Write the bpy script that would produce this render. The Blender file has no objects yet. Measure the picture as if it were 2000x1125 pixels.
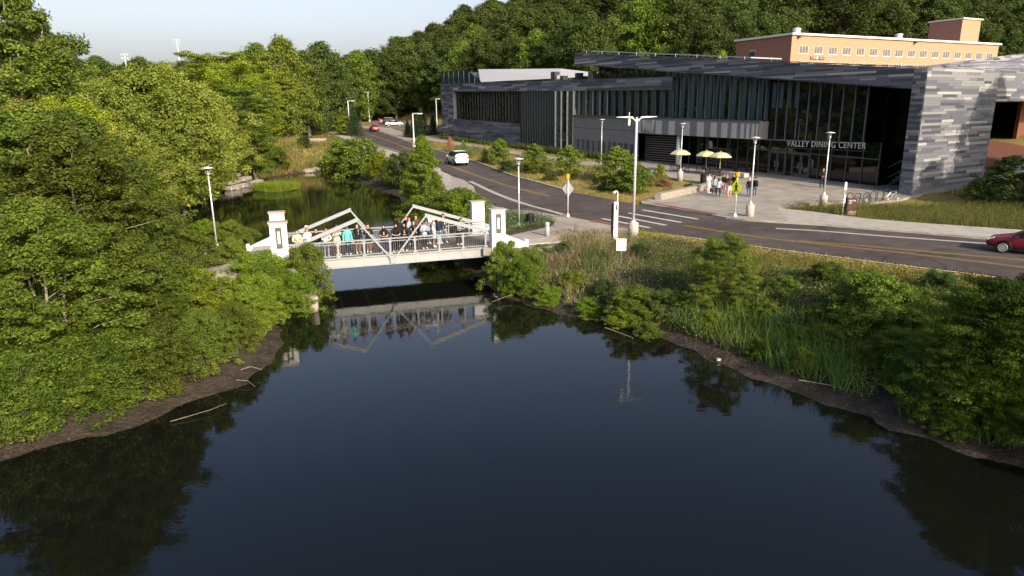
import bpy, bmesh, math, random
import numpy as np
from mathutils import Vector, Matrix
sc = bpy.context.scene
R = math.radians
# ------------------------------------------------------------------ camera, sky, sun, exposure
F = 1333.0; PIT = math.atan(350 / F); ROLL = R(0.75); CAMH = 9.9
cd = bpy.data.cameras.new('camera'); cam = bpy.data.objects.new('camera', cd)
sc.collection.objects.link(cam); sc.camera = cam
cd.sensor_width = 36; cd.lens = 36 * F / 2000; cd.clip_start = 0.1; cd.clip_end = 3000
_c, _s = math.cos(ROLL), math.sin(ROLL)
_r0 = Vector((1, 0, 0)); _u0 = Vector((0, math.sin(PIT), math.cos(PIT))); _f0 = Vector((0, math.cos(PIT), -math.sin(PIT)))
_r = _r0 * _c - _u0 * _s; _u = _r0 * _s + _u0 * _c
cam.matrix_world = Matrix(((_r.x, _u.x, -_f0.x, 0), (_r.y, _u.y, -_f0.y, 0), (_r.z, _u.z, -_f0.z, CAMH), (0, 0, 0, 1)))
SUN_EL = R(26); SUN_AZ = math.atan2(0.54, -0.84)      # azimuth from +Y towards +X
W = bpy.data.worlds.new('World'); sc.world = W; W.use_nodes = True
_n = W.node_tree.nodes; _l = W.node_tree.links
_bg = _n['Background']; _sky = _n.new('ShaderNodeTexSky'); _sky.sky_type = 'NISHITA'; _sky.sun_disc = False
_sky.sun_elevation = SUN_EL; _sky.sun_rotation = SUN_AZ; _sky.altitude = 250; _sky.air_density = 1.0; _sky.dust_density = 5.0; _sky.ozone_density = 1.2
_hs = _n.new('ShaderNodeHueSaturation'); _hs.inputs['Saturation'].default_value = .72; _hs.inputs['Hue'].default_value = .515; _l.new(_sky.outputs[0], _hs.inputs['Color']); _l.new(_hs.outputs[0], _bg.inputs[0])
_tc0 = _n.new('ShaderNodeTexCoord'); _sx = _n.new('ShaderNodeSeparateXYZ'); _l.new(_tc0.outputs['Generated'], _sx.inputs[0])      # haze: paler and less blue near the horizon
for _o, _a in (('Saturation', (.05, .50, .42, 1.18)), ('Value', (.0, .50, .98, .88)), ('Hue', (.03, .30, .53, .508))):
    _mr = _n.new('ShaderNodeMapRange'); _mr.inputs[1].default_value, _mr.inputs[2].default_value, _mr.inputs[3].default_value, _mr.inputs[4].default_value = _a
    _l.new(_sx.outputs['Z'], _mr.inputs[0]); _l.new(_mr.outputs[0], _hs.inputs[_o])
_bg.inputs[1].default_value = 0.15
sd = bpy.data.lights.new('sun', 'SUN'); sun = bpy.data.objects.new('sun', sd); sc.collection.objects.link(sun)
sd.energy = 3.7; sd.angle = R(0.55); sd.color = (1.0, 0.87, 0.68)
_sd = Vector((math.sin(SUN_AZ) * math.cos(SUN_EL), math.cos(SUN_AZ) * math.cos(SUN_EL), math.sin(SUN_EL)))
sun.rotation_euler = _sd.to_track_quat('Z', 'Y').to_euler(); sun.location = _sd * 300
sc.view_settings.view_transform = 'Standard'; sc.view_settings.look = 'None'
sc.view_settings.exposure = 0.70; sc.view_settings.gamma = 1.0; sc.view_settings.use_curve_mapping = False
sc.cycles.max_bounces = 6; sc.cycles.diffuse_bounces = 3; sc.cycles.glossy_bounces = 3; sc.cycles.transmission_bounces = 3
sc.cycles.use_denoising = True; sc.cycles.caustics_reflective = False; sc.cycles.caustics_refractive = False
# ------------------------------------------------------------------ helpers: places
def G0(y): return 1.7 + 0.033 * np.maximum(0, np.asarray(y, float) - 60)
def ray(px, py):
    x = px - 1000; y = -(py - 562.5); xr = x * _c + y * _s; yr = -x * _s + y * _c
    return (xr, F * math.cos(PIT) + yr * math.sin(PIT), -F * math.sin(PIT) + yr * math.cos(PIT))
def P0(px, py, z=0.0):
    d = ray(px, py); t = (z - CAMH) / d[2]; return (d[0] * t, d[1] * t)
def PG(px, py, dz=0.0):
    d = ray(px, py); lo, hi = 5., 600.
    for _ in range(45):
        m = (lo + hi) / 2
        if CAMH + d[2] / d[1] * m > 1.7 + .033 * max(0, m - 60) + dz: lo = m
        else: hi = m
    return (d[0] / d[1] * lo, lo)
def PY(px, py, Y):
    d = ray(px, py); t = Y / d[1]; return (d[0] * t, Y, CAMH + d[2] * t)
# ------------------------------------------------------------------ helpers: materials
def mat(name, col, rough=.7, metal=0., spec=.3, noise=0., nscale=8., bump=0., bscale=30., trans=0., col2=None, island=0., emis=None, thr=None):
    m = bpy.data.materials.new(name); m.use_nodes = True; nt = m.node_tree; nd = nt.nodes; lk = nt.links
    b = nd['Principled BSDF']; b.inputs['Roughness'].default_value = rough; b.inputs['Metallic'].default_value = metal
    b.inputs['Specular IOR Level'].default_value = spec
    c = (*col, 1); src = None
    if noise > 0 or col2:
        t = nd.new('ShaderNodeTexCoord'); n = nd.new('ShaderNodeTexNoise'); n.inputs['Scale'].default_value = nscale
        n.inputs['Detail'].default_value = 6; n.inputs['Roughness'].default_value = .65
        lk.new(t.outputs['Object'], n.inputs['Vector'])
        mx = nd.new('ShaderNodeMix'); mx.data_type = 'RGBA'
        c2 = (*col2, 1) if col2 else (*[v * (1 + noise) for v in col], 1)
        c1 = c if col2 else (*[v * (1 - noise) for v in col], 1)
        r = nd.new('ShaderNodeMapRange'); a, z = thr or (.3, .7)
        r.inputs[1].default_value = a; r.inputs[2].default_value = z
        lk.new(n.outputs[0], r.inputs[0]); lk.new(r.outputs[0], mx.inputs['Factor'])
        mx.inputs['A'].default_value = c1; mx.inputs['B'].default_value = c2; src = mx.outputs['Result']
    if island > 0:
        g = nd.new('ShaderNodeNewGeometry'); hs = nd.new('ShaderNodeHueSaturation')
        r1 = nd.new('ShaderNodeMapRange'); r1.inputs[3].default_value = 1 - island; r1.inputs[4].default_value = 1 + island
        lk.new(g.outputs['Random Per Island'], r1.inputs[0]); lk.new(r1.outputs[0], hs.inputs['Value'])
        oi = nd.new('ShaderNodeObjectInfo'); r2 = nd.new('ShaderNodeMapRange'); r2.inputs[3].default_value = .485; r2.inputs[4].default_value = .515
        lk.new(oi.outputs['Random'], r2.inputs[0]); lk.new(r2.outputs[0], hs.inputs['Hue'])
        if src: lk.new(src, hs.inputs['Color'])
        else: hs.inputs['Color'].default_value = c
        src = hs.outputs[0]
    if src: lk.new(src, b.inputs['Base Color'])
    else: b.inputs['Base Color'].default_value = c
    if bump > 0:
        n2 = nd.new('ShaderNodeTexNoise'); n2.inputs['Scale'].default_value = bscale; n2.inputs['Detail'].default_value = 4
        t2 = nd.new('ShaderNodeTexCoord'); lk.new(t2.outputs['Object'], n2.inputs['Vector'])
        bp = nd.new('ShaderNodeBump'); bp.inputs['Strength'].default_value = bump; bp.inputs['Distance'].default_value = .05
        lk.new(n2.outputs[0], bp.inputs['Height']); lk.new(bp.outputs[0], b.inputs['Normal'])
    if island > 0:
        h2 = nd.new('ShaderNodeHueSaturation'); r3 = nd.new('ShaderNodeMapRange'); m3 = nd.new('ShaderNodeMath'); m3.operation = 'FRACT'; m4 = nd.new('ShaderNodeMath'); m4.operation = 'MULTIPLY'; m4.inputs[1].default_value = 7.31
        lk.new(oi.outputs['Random'], m4.inputs[0]); lk.new(m4.outputs[0], m3.inputs[0]); r3.inputs[3].default_value = .74; r3.inputs[4].default_value = 1.28; lk.new(m3.outputs[0], r3.inputs[0]); lk.new(r3.outputs[0], h2.inputs['Value'])
        lk.new(src, h2.inputs['Color']); src = h2.outputs[0]; lk.new(src, b.inputs['Base Color'])
    if trans > 0:
        tr = nd.new('ShaderNodeBsdfTranslucent'); ms = nd.new('ShaderNodeMixShader'); ms.inputs[0].default_value = trans
        out = nd['Material Output']
        if src:
            br = nd.new('ShaderNodeHueSaturation'); br.inputs['Value'].default_value = 1.25; br.inputs['Hue'].default_value = .49
            lk.new(src, br.inputs['Color']); lk.new(br.outputs[0], tr.inputs[0])
        else: tr.inputs[0].default_value = c
        lk.new(b.outputs[0], ms.inputs[1]); lk.new(tr.outputs[0], ms.inputs[2]); lk.new(ms.outputs[0], out.inputs[0])
    if emis:
        b.inputs['Emission Color'].default_value = (*emis[0], 1); b.inputs['Emission Strength'].default_value = emis[1]
    return m
def leafmat(name, a, b2, tr=.3): return mat(name, a, .62, 0, .18, col2=b2, nscale=.55, island=.28, trans=tr, thr=(.35, .65))
M = {}
M['white'] = mat('white_paint', (.72, .71, .70), .55, noise=.05, nscale=3)
M['offwhite'] = mat('bridge_grey_paint', (.29, .305, .325), .5, noise=.08, nscale=2.5)
M['girder'] = mat('girder_paint', (.33, .335, .34), .55, noise=.10, nscale=1.2)
M['galv'] = mat('light_metal', (.62, .63, .65), .35, .3, noise=.06)
M['steel'] = mat('steel', (.45, .46, .48), .35, .8)
M['black'] = mat('black_metal', (.015, .015, .017), .4)
M['dark'] = mat('dark_grey', (.05, .052, .058), .5)
M['darkb'] = mat('dark_brown', (.06, .03, .022), .6)
M['emblem'] = mat('emblem_brown', (.10, .09, .088), .7)
M['conc'] = mat('concrete', (.30, .27, .235), .9, noise=.26, nscale=.7, bump=.2)
M['conc2'] = mat('concrete_light', (.36, .33, .29), .9, noise=.2, nscale=1.5, bump=.2)
M['conc3'] = mat('concrete_base', (.42, .39, .34), .9, noise=.18, nscale=5, bump=.2)
M['redpave'] = mat('red_paver', (.26, .085, .065), .9, noise=.2, nscale=5)
M['asph'] = mat('asphalt', (.060, .046, .041), .85, noise=.0, nscale=.25, bump=.3, bscale=90, col2=(.105, .086, .076), thr=(.4, .75))
M['asph2'] = mat('asphalt_lot', (.17, .145, .13), .9, noise=.2, nscale=.4, bump=.2)
M['paint'] = mat('road_paint_white', (.50, .48, .45), .7, noise=.12, nscale=6)
M['ypaint'] = mat('road_paint_yellow', (.33, .21, .05), .7, noise=.3, nscale=3)
M['gutter'] = mat('gutter_line', (.36, .33, .30), .9, noise=.2, nscale=3)
M['stone'] = mat('pale_stone', (.34, .30, .25), .9, noise=.25, nscale=4, bump=.5)
M['rock'] = mat('grey_rock', (.34, .30, .26), .9, noise=.3, nscale=3, bump=.6, bscale=10)
M['wood'] = mat('weathered_wood', (.30, .26, .22), .85, noise=.25, nscale=8)
M['stick'] = mat('dead_wood', (.20, .17, .13), .9, noise=.3, nscale=8)
M['bark'] = mat('bark', (.12, .10, .08), .9, noise=.35, nscale=6, bump=.5)
M['palebark'] = mat('pale_bark', (.34, .29, .22), .9, noise=.25, nscale=5, bump=.4)
M['glass'] = mat('dark_glass', (.004, .006, .007), .02, 0, .5)
M['glassb'] = mat('blue_glass', (.02, .045, .055), .05, 0, .6)
M['glasst'] = mat('teal_panel', (.035, .07, .085), .12, 0, .5)
M['mull'] = mat('mullion', (.10, .11, .12), .45, .3)
M['fin'] = mat('fin', (.085, .09, .10), .45, .2)
M['dark_in'] = mat('dark_interior', (.012, .012, .014), .9)
CL = [mat('cladding_%s' % n, c, .8, noise=.10, nscale=6, bump=.15) for n, c in
      (('charcoal', (.064, .070, .09)), ('slate', (.105, .112, .135)), ('mid', (.155, .16, .185)), ('pale', (.225, .226, .232)), ('light', (.34, .335, .325)))]
M['clback'] = mat('cladding_backing', (.03, .032, .038), .9)
M['greyw'] = mat('grey_panel', (.165, .167, .172), .7, noise=.05, nscale=2)
M['stripe'] = mat('pale_stripe', (.40, .40, .41), .7)
M['roofw'] = mat('white_roof', (.44, .43, .44), .6, noise=.06)
M['brick'] = mat('orange_brick', (.385, .235, .15), .9, noise=.12, nscale=1.5)
M['brick_shade'] = mat('shaded_brick', (.30, .15, .11), .9, noise=.12, nscale=1.5)  # same brick, darker: shade on the left-facing sides put into the colour
M['winpane'] = mat('curtained_window', (.15, .125, .11), .25, 0, .5, noise=.4, nscale=.6)
M['brown'] = mat('brown_wall', (.16, .068, .038), .8)
M['mulch'] = mat('red_mulch', (.15, .065, .045), .95, noise=.4, nscale=6, bump=.6)
M['green_wall'] = mat('trellis_green', (.06, .07, .025), .9)
M['umb'] = mat('pale_yellow_canvas', (.62, .60, .38), .8, trans=.25)
M['signy'] = mat('fluorescent_yellow', (.72, .84, .02), .5)
M['amber'] = mat('amber', (.8, .34, .01), .4)
M['sback'] = mat('sign_back', (.33, .33, .34), .5, .2)
M['red'] = mat('red', (.45, .02, .02), .5)
M['skin'] = mat('skin', (.56, .32, .22), .6); M['skin2'] = mat('skin_tan', (.33, .18, .11), .6)
for k, c in dict(black=(.014, .014, .017), white=(.72, .71, .68), cream=(.62, .56, .42), teal=(.10, .55, .55), navy=(.02, .025, .06), grey=(.28, .30, .34), blueg=(.33, .38, .47), jeans=(.06, .10, .19), ljeans=(.34, .41, .50), pink=(.42, .06, .22), brown=(.09, .05, .035), red=(.4, .03, .03), beige=(.42, .34, .22)).items():
    M['c_' + k] = mat('cloth_' + k, c, .85)
for k, c in dict(black=(.012, .009, .008), brown=(.05, .025, .014), red=(.20, .05, .025), blond=(.30, .20, .10)).items():
    M['h_' + k] = mat('hair_' + k, c, .6)
for k, c in dict(white=(.78, .78, .78), red=(.42, .012, .02), maroon=(.16, .010, .022), black=(.02, .02, .024), bluegrey=(.05, .09, .12), silver=(.4, .4, .42)).items():
    M['car_' + k] = mat('car_paint_' + k, c, .32, .1, .6)
M['carglass'] = mat('car_glass', (.008, .009, .010), .04, 0, .6)
M['tyre'] = mat('tyre', (.018, .018, .018), .85); M['rim'] = mat('rim', (.60, .60, .62), .28, .6)
M['tail'] = mat('tail_light', (.50, .03, .02), .3); M['head'] = mat('head_light', (.62, .64, .66), .15)
M['plate'] = mat('number_plate', (.6, .6, .6), .5)
# cracks and patches in the road surface
_nt = M['asph'].node_tree; _nd = _nt.nodes; _lk = _nt.links; _b = _nd['Principled BSDF']; _src = _b.inputs['Base Color'].links[0].from_socket
_tc = _nd.new('ShaderNodeTexCoord'); _nn = _nd.new('ShaderNodeTexNoise'); _nn.inputs['Scale'].default_value = .6; _nn.inputs['Detail'].default_value = 5
_ad = _nd.new('ShaderNodeVectorMath'); _ad.operation = 'MULTIPLY_ADD'; _ad.inputs[1].default_value = (1.6, 1.6, 0); _lk.new(_tc.outputs['Object'], _nn.inputs['Vector']); _lk.new(_nn.outputs['Color'], _ad.inputs[0]); _lk.new(_tc.outputs['Object'], _ad.inputs[2])
_v = _nd.new('ShaderNodeTexVoronoi'); _v.feature = 'DISTANCE_TO_EDGE'; _v.inputs['Scale'].default_value = .16; _lk.new(_ad.outputs[0], _v.inputs['Vector'])
_r1 = _nd.new('ShaderNodeMapRange'); _r1.inputs[1].default_value = .004; _r1.inputs[2].default_value = .012; _r1.inputs[3].default_value = .55; _r1.inputs[4].default_value = 1; _lk.new(_v.outputs['Distance'], _r1.inputs[0])
_n3 = _nd.new('ShaderNodeTexNoise'); _n3.inputs['Scale'].default_value = 1.1; _n3.inputs['Detail'].default_value = 8; _lk.new(_tc.outputs['Object'], _n3.inputs['Vector'])
_r2 = _nd.new('ShaderNodeMapRange'); _r2.inputs[1].default_value = .3; _r2.inputs[2].default_value = .7; _r2.inputs[3].default_value = .82; _r2.inputs[4].default_value = 1.2; _lk.new(_n3.outputs[0], _r2.inputs[0])
_m = _nd.new('ShaderNodeMath'); _m.operation = 'MULTIPLY'; _lk.new(_r1.outputs[0], _m.inputs[0]); _lk.new(_r2.outputs[0], _m.inputs[1])
_h = _nd.new('ShaderNodeHueSaturation'); _lk.new(_src, _h.inputs['Color']); _lk.new(_m.outputs[0], _h.inputs['Value']); _lk.new(_h.outputs[0], _b.inputs['Base Color'])
# foliage
M['l_alder'] = leafmat('alder_leaf', (.068, .105, .012), (.115, .150, .020))
M['l_olive'] = leafmat('olive_leaf', (.150, .186, .023), (.208, .232, .041))
M['l_yellow'] = leafmat('yellow_green_leaf', (.175, .240, .014), (.225, .28, .026), .38)
M['l_mid'] = leafmat('mid_green_leaf', (.100, .150, .018), (.150, .190, .028))
M['l_dark'] = leafmat('dark_oak_leaf', (.048, .074, .014), (.078, .104, .021), .2)
M['l_forest'] = leafmat('forest_leaf', (.048, .074, .014), (.082, .108, .021), .22)
M['l_bright'] = leafmat('bright_green_leaf', (.135, .20, .016), (.185, .24, .028), .4)
M['l_spruce'] = leafmat('spruce_needle', (.028, .050, .020), (.045, .070, .028), .1)
M['l_cattail'] = leafmat('cattail_blade', (.07, .14, .022), (.12, .19, .04), .3)
M['l_weed'] = leafmat('weed_leaf', (.050, .085, .018), (.095, .125, .030), .25)
M['l_grass'] = leafmat('green_grass', (.10, .115, .022), (.19, .165, .048), .25)
M['l_dry'] = leafmat('dry_grass', (.34, .25, .09), (.26, .20, .07), .25)
M['l_gold'] = leafmat('golden_grass', (.44, .30, .095), (.36, .27, .08), .25)
M['l_reed'] = leafmat('tan_reed', (.38, .29, .20), (.30, .23, .16), .2)
M['l_flower'] = leafmat('white_flower', (.60, .60, .56), (.5, .5, .52), .2)
M['l_rust'] = leafmat('rust_shrub', (.36, .15, .09), (.28, .13, .08), .25)
# ------------------------------------------------------------------ helpers: objects and meshes
coll = sc.collection
def tag(o, label=None, cat=None, group=None, kind=None):
    if label: o['label'] = label
    if cat: o['category'] = cat
    if group: o['group'] = group
    if kind: o['kind'] = kind
    return o
def empty(name, loc=(0, 0, 0), rz=0, label=None, cat=None, group=None):
    o = bpy.data.objects.new(name, None); coll.objects.link(o); o.location = loc; o.rotation_euler = (0, 0, rz); o.empty_display_size = .3
    return tag(o, label, cat, group)
def link(name, me, parent=None, m=None, loc=None):
    o = bpy.data.objects.new(name, me); coll.objects.link(o)
    if parent: o.parent = parent
    if loc is not None: o.location = loc
    if m is not None:
        if not me.materials: me.materials.append(m)
        if me.materials[0] != m:
            o.material_slots[0].link = 'OBJECT'; o.material_slots[0].material = m
    return o
def copy_tree(o, parent=None):
    c = o.copy(); coll.objects.link(c); c.parent = parent
    for ch in o.children: copy_tree(ch, c)
    return c
class MB:
    def __init__(s): s.v = []; s.f = []; s.mi = []; s.cur = 0
    def add(s, vs, fs):
        n = len(s.v); s.v += [tuple(v) for v in vs]
        for f in fs: s.f.append([i + n for i in f]); s.mi.append(s.cur)
        return s
    def box(s, x0, x1, y0, y1, z0, z1, mx=None):
        vs = [(x, y, z) for z in (z0, z1) for x, y in ((x0, y0), (x1, y0), (x1, y1), (x0, y1))]
        if mx is not None: vs = [tuple(mx @ Vector(v)) for v in vs]
        return s.add(vs, [(0, 3, 2, 1), (4, 5, 6, 7), (0, 1, 5, 4), (1, 2, 6, 5), (2, 3, 7, 6), (3, 0, 4, 7)])
    def prism(s, x0, x1, y0, y1, za0, za1, zb0, zb1):
        """box between x0 and x1 whose bottom/top is za0/za1 at x0 and zb0/zb1 at x1"""
        vs = [(x0, y0, za0), (x1, y0, zb0), (x1, y1, zb0), (x0, y1, za0), (x0, y0, za1), (x1, y0, zb1), (x1, y1, zb1), (x0, y1, za1)]
        return s.add(vs, [(0, 3, 2, 1), (4, 5, 6, 7), (0, 1, 5, 4), (1, 2, 6, 5), (2, 3, 7, 6), (3, 0, 4, 7)])
    def tube(s, p0, p1, r0, r1=None, n=8, caps=True):
        p0 = Vector(p0); p1 = Vector(p1); r1 = r0 if r1 is None else r1; d = (p1 - p0)
        if d.length < 1e-6: return s
        d.normalize(); a = d.orthogonal().normalized(); b = d.cross(a); vs = []
        for p, r in ((p0, r0), (p1, r1)):
            for i in range(n):
                t = 2 * math.pi * i / n; vs.append(p + a * (r * math.cos(t)) + b * (r * math.sin(t)))
        fs = [(i, (i + 1) % n, n + (i + 1) % n, n + i) for i in range(n)]
        if caps: fs += [tuple(range(n - 1, -1, -1)), tuple(range(n, 2 * n))]
        return s.add(vs, fs)
    def path(s, pts, r, n=6, rs=None):
        for i in range(len(pts) - 1):
            a = r if rs is None else rs[i]; b = r if rs is None else rs[i + 1]
            s.tube(pts[i], pts[i + 1], a, b, n)
        return s
    def bar(s, p0, p1, w, h):
        """rectangular bar w wide (horizontal) and h deep"""
        p0 = Vector(p0); p1 = Vector(p1); d = (p1 - p0).normalized(); up = Vector((0, 0, 1))
        if abs(d.z) > .98: up = Vector((1, 0, 0))
        a = d.cross(up).normalized() * (w / 2); b = a.cross(d).normalized() * (h / 2)
        vs = [p + q for p in (p0, p1) for q in (-a - b, a - b, a + b, -a + b)]
        return s.add(vs, [(0, 1, 2, 3), (7, 6, 5, 4), (0, 4, 5, 1), (1, 5, 6, 2), (2, 6, 7, 3), (3, 7, 4, 0)])
    def lathe(s, prof, n=16, c=(0, 0, 0)):
        vs = []; fs = []
        for r, z in prof:
            for i in range(n):
                t = 2 * math.pi * i / n; vs.append((c[0] + r * math.cos(t), c[1] + r * math.sin(t), c[2] + z))
        for k in range(len(prof) - 1):
            for i in range(n): fs.append((k * n + i, k * n + (i + 1) % n, (k + 1) * n + (i + 1) % n, (k + 1) * n + i))
        fs += [tuple(range(n - 1, -1, -1)), tuple(range((len(prof) - 1) * n, len(prof) * n))]
        return s.add(vs, fs)
    def torus(s, c, R_, r, axis='y', n=20, m=6, a0=0, a1=2 * math.pi):
        k = n if a1 - a0 > 6.28 else n + 1; vs = []; fs = []
        for i in range(k):
            t = a0 + (a1 - a0) * i / n
            for j in range(m):
                q = 2 * math.pi * j / m; rr = R_ + r * math.cos(q); h = r * math.sin(q)
                x, z = rr * math.cos(t), rr * math.sin(t)
                vs.append((c[0] + x, c[1] + h, c[2] + z) if axis == 'y' else (c[0] + h, c[1] + x, c[2] + z) if axis == 'x' else (c[0] + x, c[1] + z, c[2] + h))
        for i in range(n):
            for j in range(m):
                a, b = i, (i + 1) % k
                if a1 - a0 <= 6.28: b = i + 1
                fs.append((a * m + j, a * m + (j + 1) % m, b * m + (j + 1) % m, b * m + j))
        return s.add(vs, fs)
    def build(s, name, m, parent=None, smooth=False, loc=None, label=None):
        me = bpy.data.meshes.new(name); me.from_pydata(s.v, [], s.f); me.update()
        ms = m if isinstance(m, (list, tuple)) else [m]
        for q in ms: me.materials.append(q)
        if len(ms) > 1: me.polygons.foreach_set('material_index', s.mi)
        if smooth: me.polygons.foreach_set('use_smooth', [True] * len(me.polygons))
        o = link(name, me, parent, None, loc)
        if label: o['label'] = label
        return o
def ev_mesh(ob, name):
    dg = bpy.context.evaluated_depsgraph_get(); me = bpy.data.meshes.new_from_object(ob.evaluated_get(dg)); me.name = name
    old = ob.data; bpy.data.objects.remove(ob); bpy.data.meshes.remove(old); return me
def text_mesh(txt, size, depth=.03, space=1.0):
    cu = bpy.data.curves.new('t', 'FONT'); cu.body = txt; cu.size = size; cu.extrude = depth; cu.align_x = 'CENTER'; cu.align_y = 'CENTER'; cu.space_character = space
    cu.resolution_u = 3
    ob = bpy.data.objects.new('t', cu); coll.objects.link(ob); dg = bpy.context.evaluated_depsgraph_get()
    me = bpy.data.meshes.new_from_object(ob.evaluated_get(dg)); bpy.data.objects.remove(ob); me.name = 'lettering'; me.materials.clear(); return me
def smooth_px(pts, n):
    """catmull-rom through ground points given as photo pixels; n points out"""
    w = np.array([PG(*p) for p in pts]); return spline(w, n)
def spline(w, n):
    w = np.asarray(w, float); q = np.vstack([2 * w[0] - w[1], w, 2 * w[-1] - w[-2]])
    seg = len(w) - 1; L = np.r_[0, np.cumsum(np.linalg.norm(np.diff(w, axis=0), axis=1))]; L /= L[-1]
    out = []
    for t in np.linspace(0, 1, n):
        i = min(seg - 1, int(np.searchsorted(L, t, 'right') - 1)); u = (t - L[i]) / max(1e-9, L[i + 1] - L[i])
        a, b, c, d = q[i], q[i + 1], q[i + 2], q[i + 3]
        out.append(.5 * ((2 * b) + (c - a) * u + (2 * a - 5 * b + 4 * c - d) * u * u + (3 * b - a - 3 * c + d) * u ** 3))
    return np.array(out)
# ------------------------------------------------------------------ water outline (world metres)
WPOLY = np.array([(-200, -60), (-95, -12), (-60, 2), (-32, 11), (-22, 14.6), (-15.2, 18.1), (-13.1, 19.9), (-11.5, 21.8), (-10.2, 24), (-9.8, 27.3), (-10.3, 29.5), (-11.6, 32), (-12.4, 36), (-12.6, 40),
    (-15, 45), (-20, 51), (-27, 60), (-37.4, 72.2), (-38, 81), (-37.2, 90.1), (-35.4, 93), (-36.8, 98), (-36.6, 104.9), (-34.5, 112), (-31.0, 118.5), (-27.4, 118.0), (-26.0, 111), (-21, 97), (-17.5, 89), (-13.1, 80.6), (-10.5, 70),
    (-8.2, 60), (-6.2, 52), (-3.6, 44), (-1.9, 39.5), (-.9, 36), (1.3, 33.4), (3.4, 31.8), (5.7, 30), (7.5, 26.8), (8.9, 24.2), (11.1, 21.1), (12.8, 18.1), (14.4, 16.8), (20, 11.8), (32, 2), (70, -20), (140, -60)], float)
def sdist(P_, poly):
    """signed distance to a polygon, positive outside"""
    P_ = np.asarray(P_, float); out = np.full(len(P_), 1e9); ins = np.zeros(len(P_), bool); n = len(poly)
    for i in range(n):
        a = poly[i]; b = poly[(i + 1) % n]; ab = b - a; t = np.clip(((P_ - a) @ ab) / (ab @ ab), 0, 1)
        out = np.minimum(out, np.hypot(*(P_ - a - t[:, None] * ab).T))
        if a[1] != b[1]:
            c = ((a[1] > P_[:, 1]) != (b[1] > P_[:, 1])) & (P_[:, 0] < (b[0] - a[0]) * (P_[:, 1] - a[1]) / (b[1] - a[1]) + a[0]); ins ^= c
    return np.where(ins, -out, out)
def wnoise(x, y, s=1., seed=0):
    r = np.random.RandomState(seed); o = 0
    for k in range(6):
        a = r.rand() * 6.28; f = s * (1.0 + .55 * k); o = o + np.sin((x * math.cos(a) + y * math.sin(a)) * f + r.rand() * 6.28) / (1 + .5 * k)
    return o / 2.2
def inpoly(P_, poly): return sdist(P_, np.asarray(poly, float)) < 0
S0 = np.array([36.2, 61.8]); UF = np.array([-.538, .843]); NB = np.array([.843, .538])
def hill(x, y):
    t = (x - S0[0]) * NB[0] + (y - S0[1]) * NB[1]
    h = np.clip(.35 * (t - 22), 0, 34); h = h * np.clip((x + 62) / 30, 0, 1)
    ly = -(x - 50.5) * .45 + (y - 128.7) * .89; fl_ = np.clip((x - 14) / 22, 0, 1)      # a levelled shelf for the brick hall
    h = np.minimum(h, np.where(fl_ > 0, (3.6 + np.clip(ly - 20, 0, 60) * .62) * fl_ + 40 * (1 - fl_), 99))
    h2 = np.clip((y - 215) * .06, 0, 8)                  # low ridge far to the left
    return np.maximum(h, h2 * np.clip((-40 - x) / 60, 0, 1) + np.clip((y - 225) * .08, 0, 10) * np.clip((x + 50) / 50, 0, 1))
def ground(x, y, d=None):
    x = np.asarray(x, float); y = np.asarray(y, float)
    if d is None: d = sdist(np.c_[x.ravel(), y.ravel()], WPOLY).reshape(x.shape)
    top = G0(y) - .05
    wob = d + .35 * wnoise(x, y, 1.7, 3)
    b = np.where(wob < 0, np.maximum(-.7, .25 * wob), np.where(wob < 2.4, .17 * wob, .408 + (wob - 2.4) * .24 + .05 * wnoise(x, y, 3.1, 5)))
    far = np.clip((y - 62) / 20, 0, 1)
    b = b * (1 - far) + np.where(wob < 0, np.maximum(-.7, .2 * wob), np.minimum(.12 * wob, .14) + np.maximum(0, wob - 1.2) * .45) * far
    return np.minimum(top, b) + hill(x, y)
def gz(x, y): return float(ground(np.array([x]), np.array([y]))[0])
# terrain sheet
xs = np.unique(np.r_[np.arange(-900, -120, 60), np.arange(-120, -46, 6), np.arange(-46, 50, .55), np.arange(50, 160, 6), np.arange(160, 901, 60)])
ys = np.unique(np.r_[np.arange(-300, 0, 40), np.arange(0, 12, 2), np.arange(12, 60, .5), 60., np.arange(60.6, 124, .6), np.arange(124, 320, 6), np.arange(320, 1300, 80)])
GX, GY = np.meshgrid(xs, ys); GZ = ground(GX, GY)
me = bpy.data.meshes.new('ground'); nx, ny = len(xs), len(ys)
idx = np.arange(nx * ny).reshape(ny, nx); q = np.stack([idx[:-1, :-1], idx[:-1, 1:], idx[1:, 1:], idx[1:, :-1]], -1).reshape(-1, 4)
me.from_pydata(np.stack([GX, GY, GZ], -1).reshape(-1, 3).tolist(), [], q.tolist()); me.polygons.foreach_set('use_smooth', [True] * len(me.polygons))
g = bpy.data.materials.new('ground'); g.use_nodes = True; nt = g.node_tree; nd = nt.nodes; lk = nt.links; b = nd['Principled BSDF']
b.inputs['Roughness'].default_value = .95; b.inputs['Specular IOR Level'].default_value = .15
tc = nd.new('ShaderNodeTexCoord'); at = nd.new('ShaderNodeAttribute'); at.attribute_name = 'bank'
def nz(s, d=6):
    n = nd.new('ShaderNodeTexNoise'); n.inputs['Scale'].default_value = s; n.inputs['Detail'].default_value = d; lk.new(tc.outputs['Object'], n.inputs['Vector']); return n.outputs[0]
def rmp(i, a, z):
    r = nd.new('ShaderNodeMapRange'); r.inputs[1].default_value = a; r.inputs[2].default_value = z; lk.new(i, r.inputs[0]); return r.outputs[0]
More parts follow.
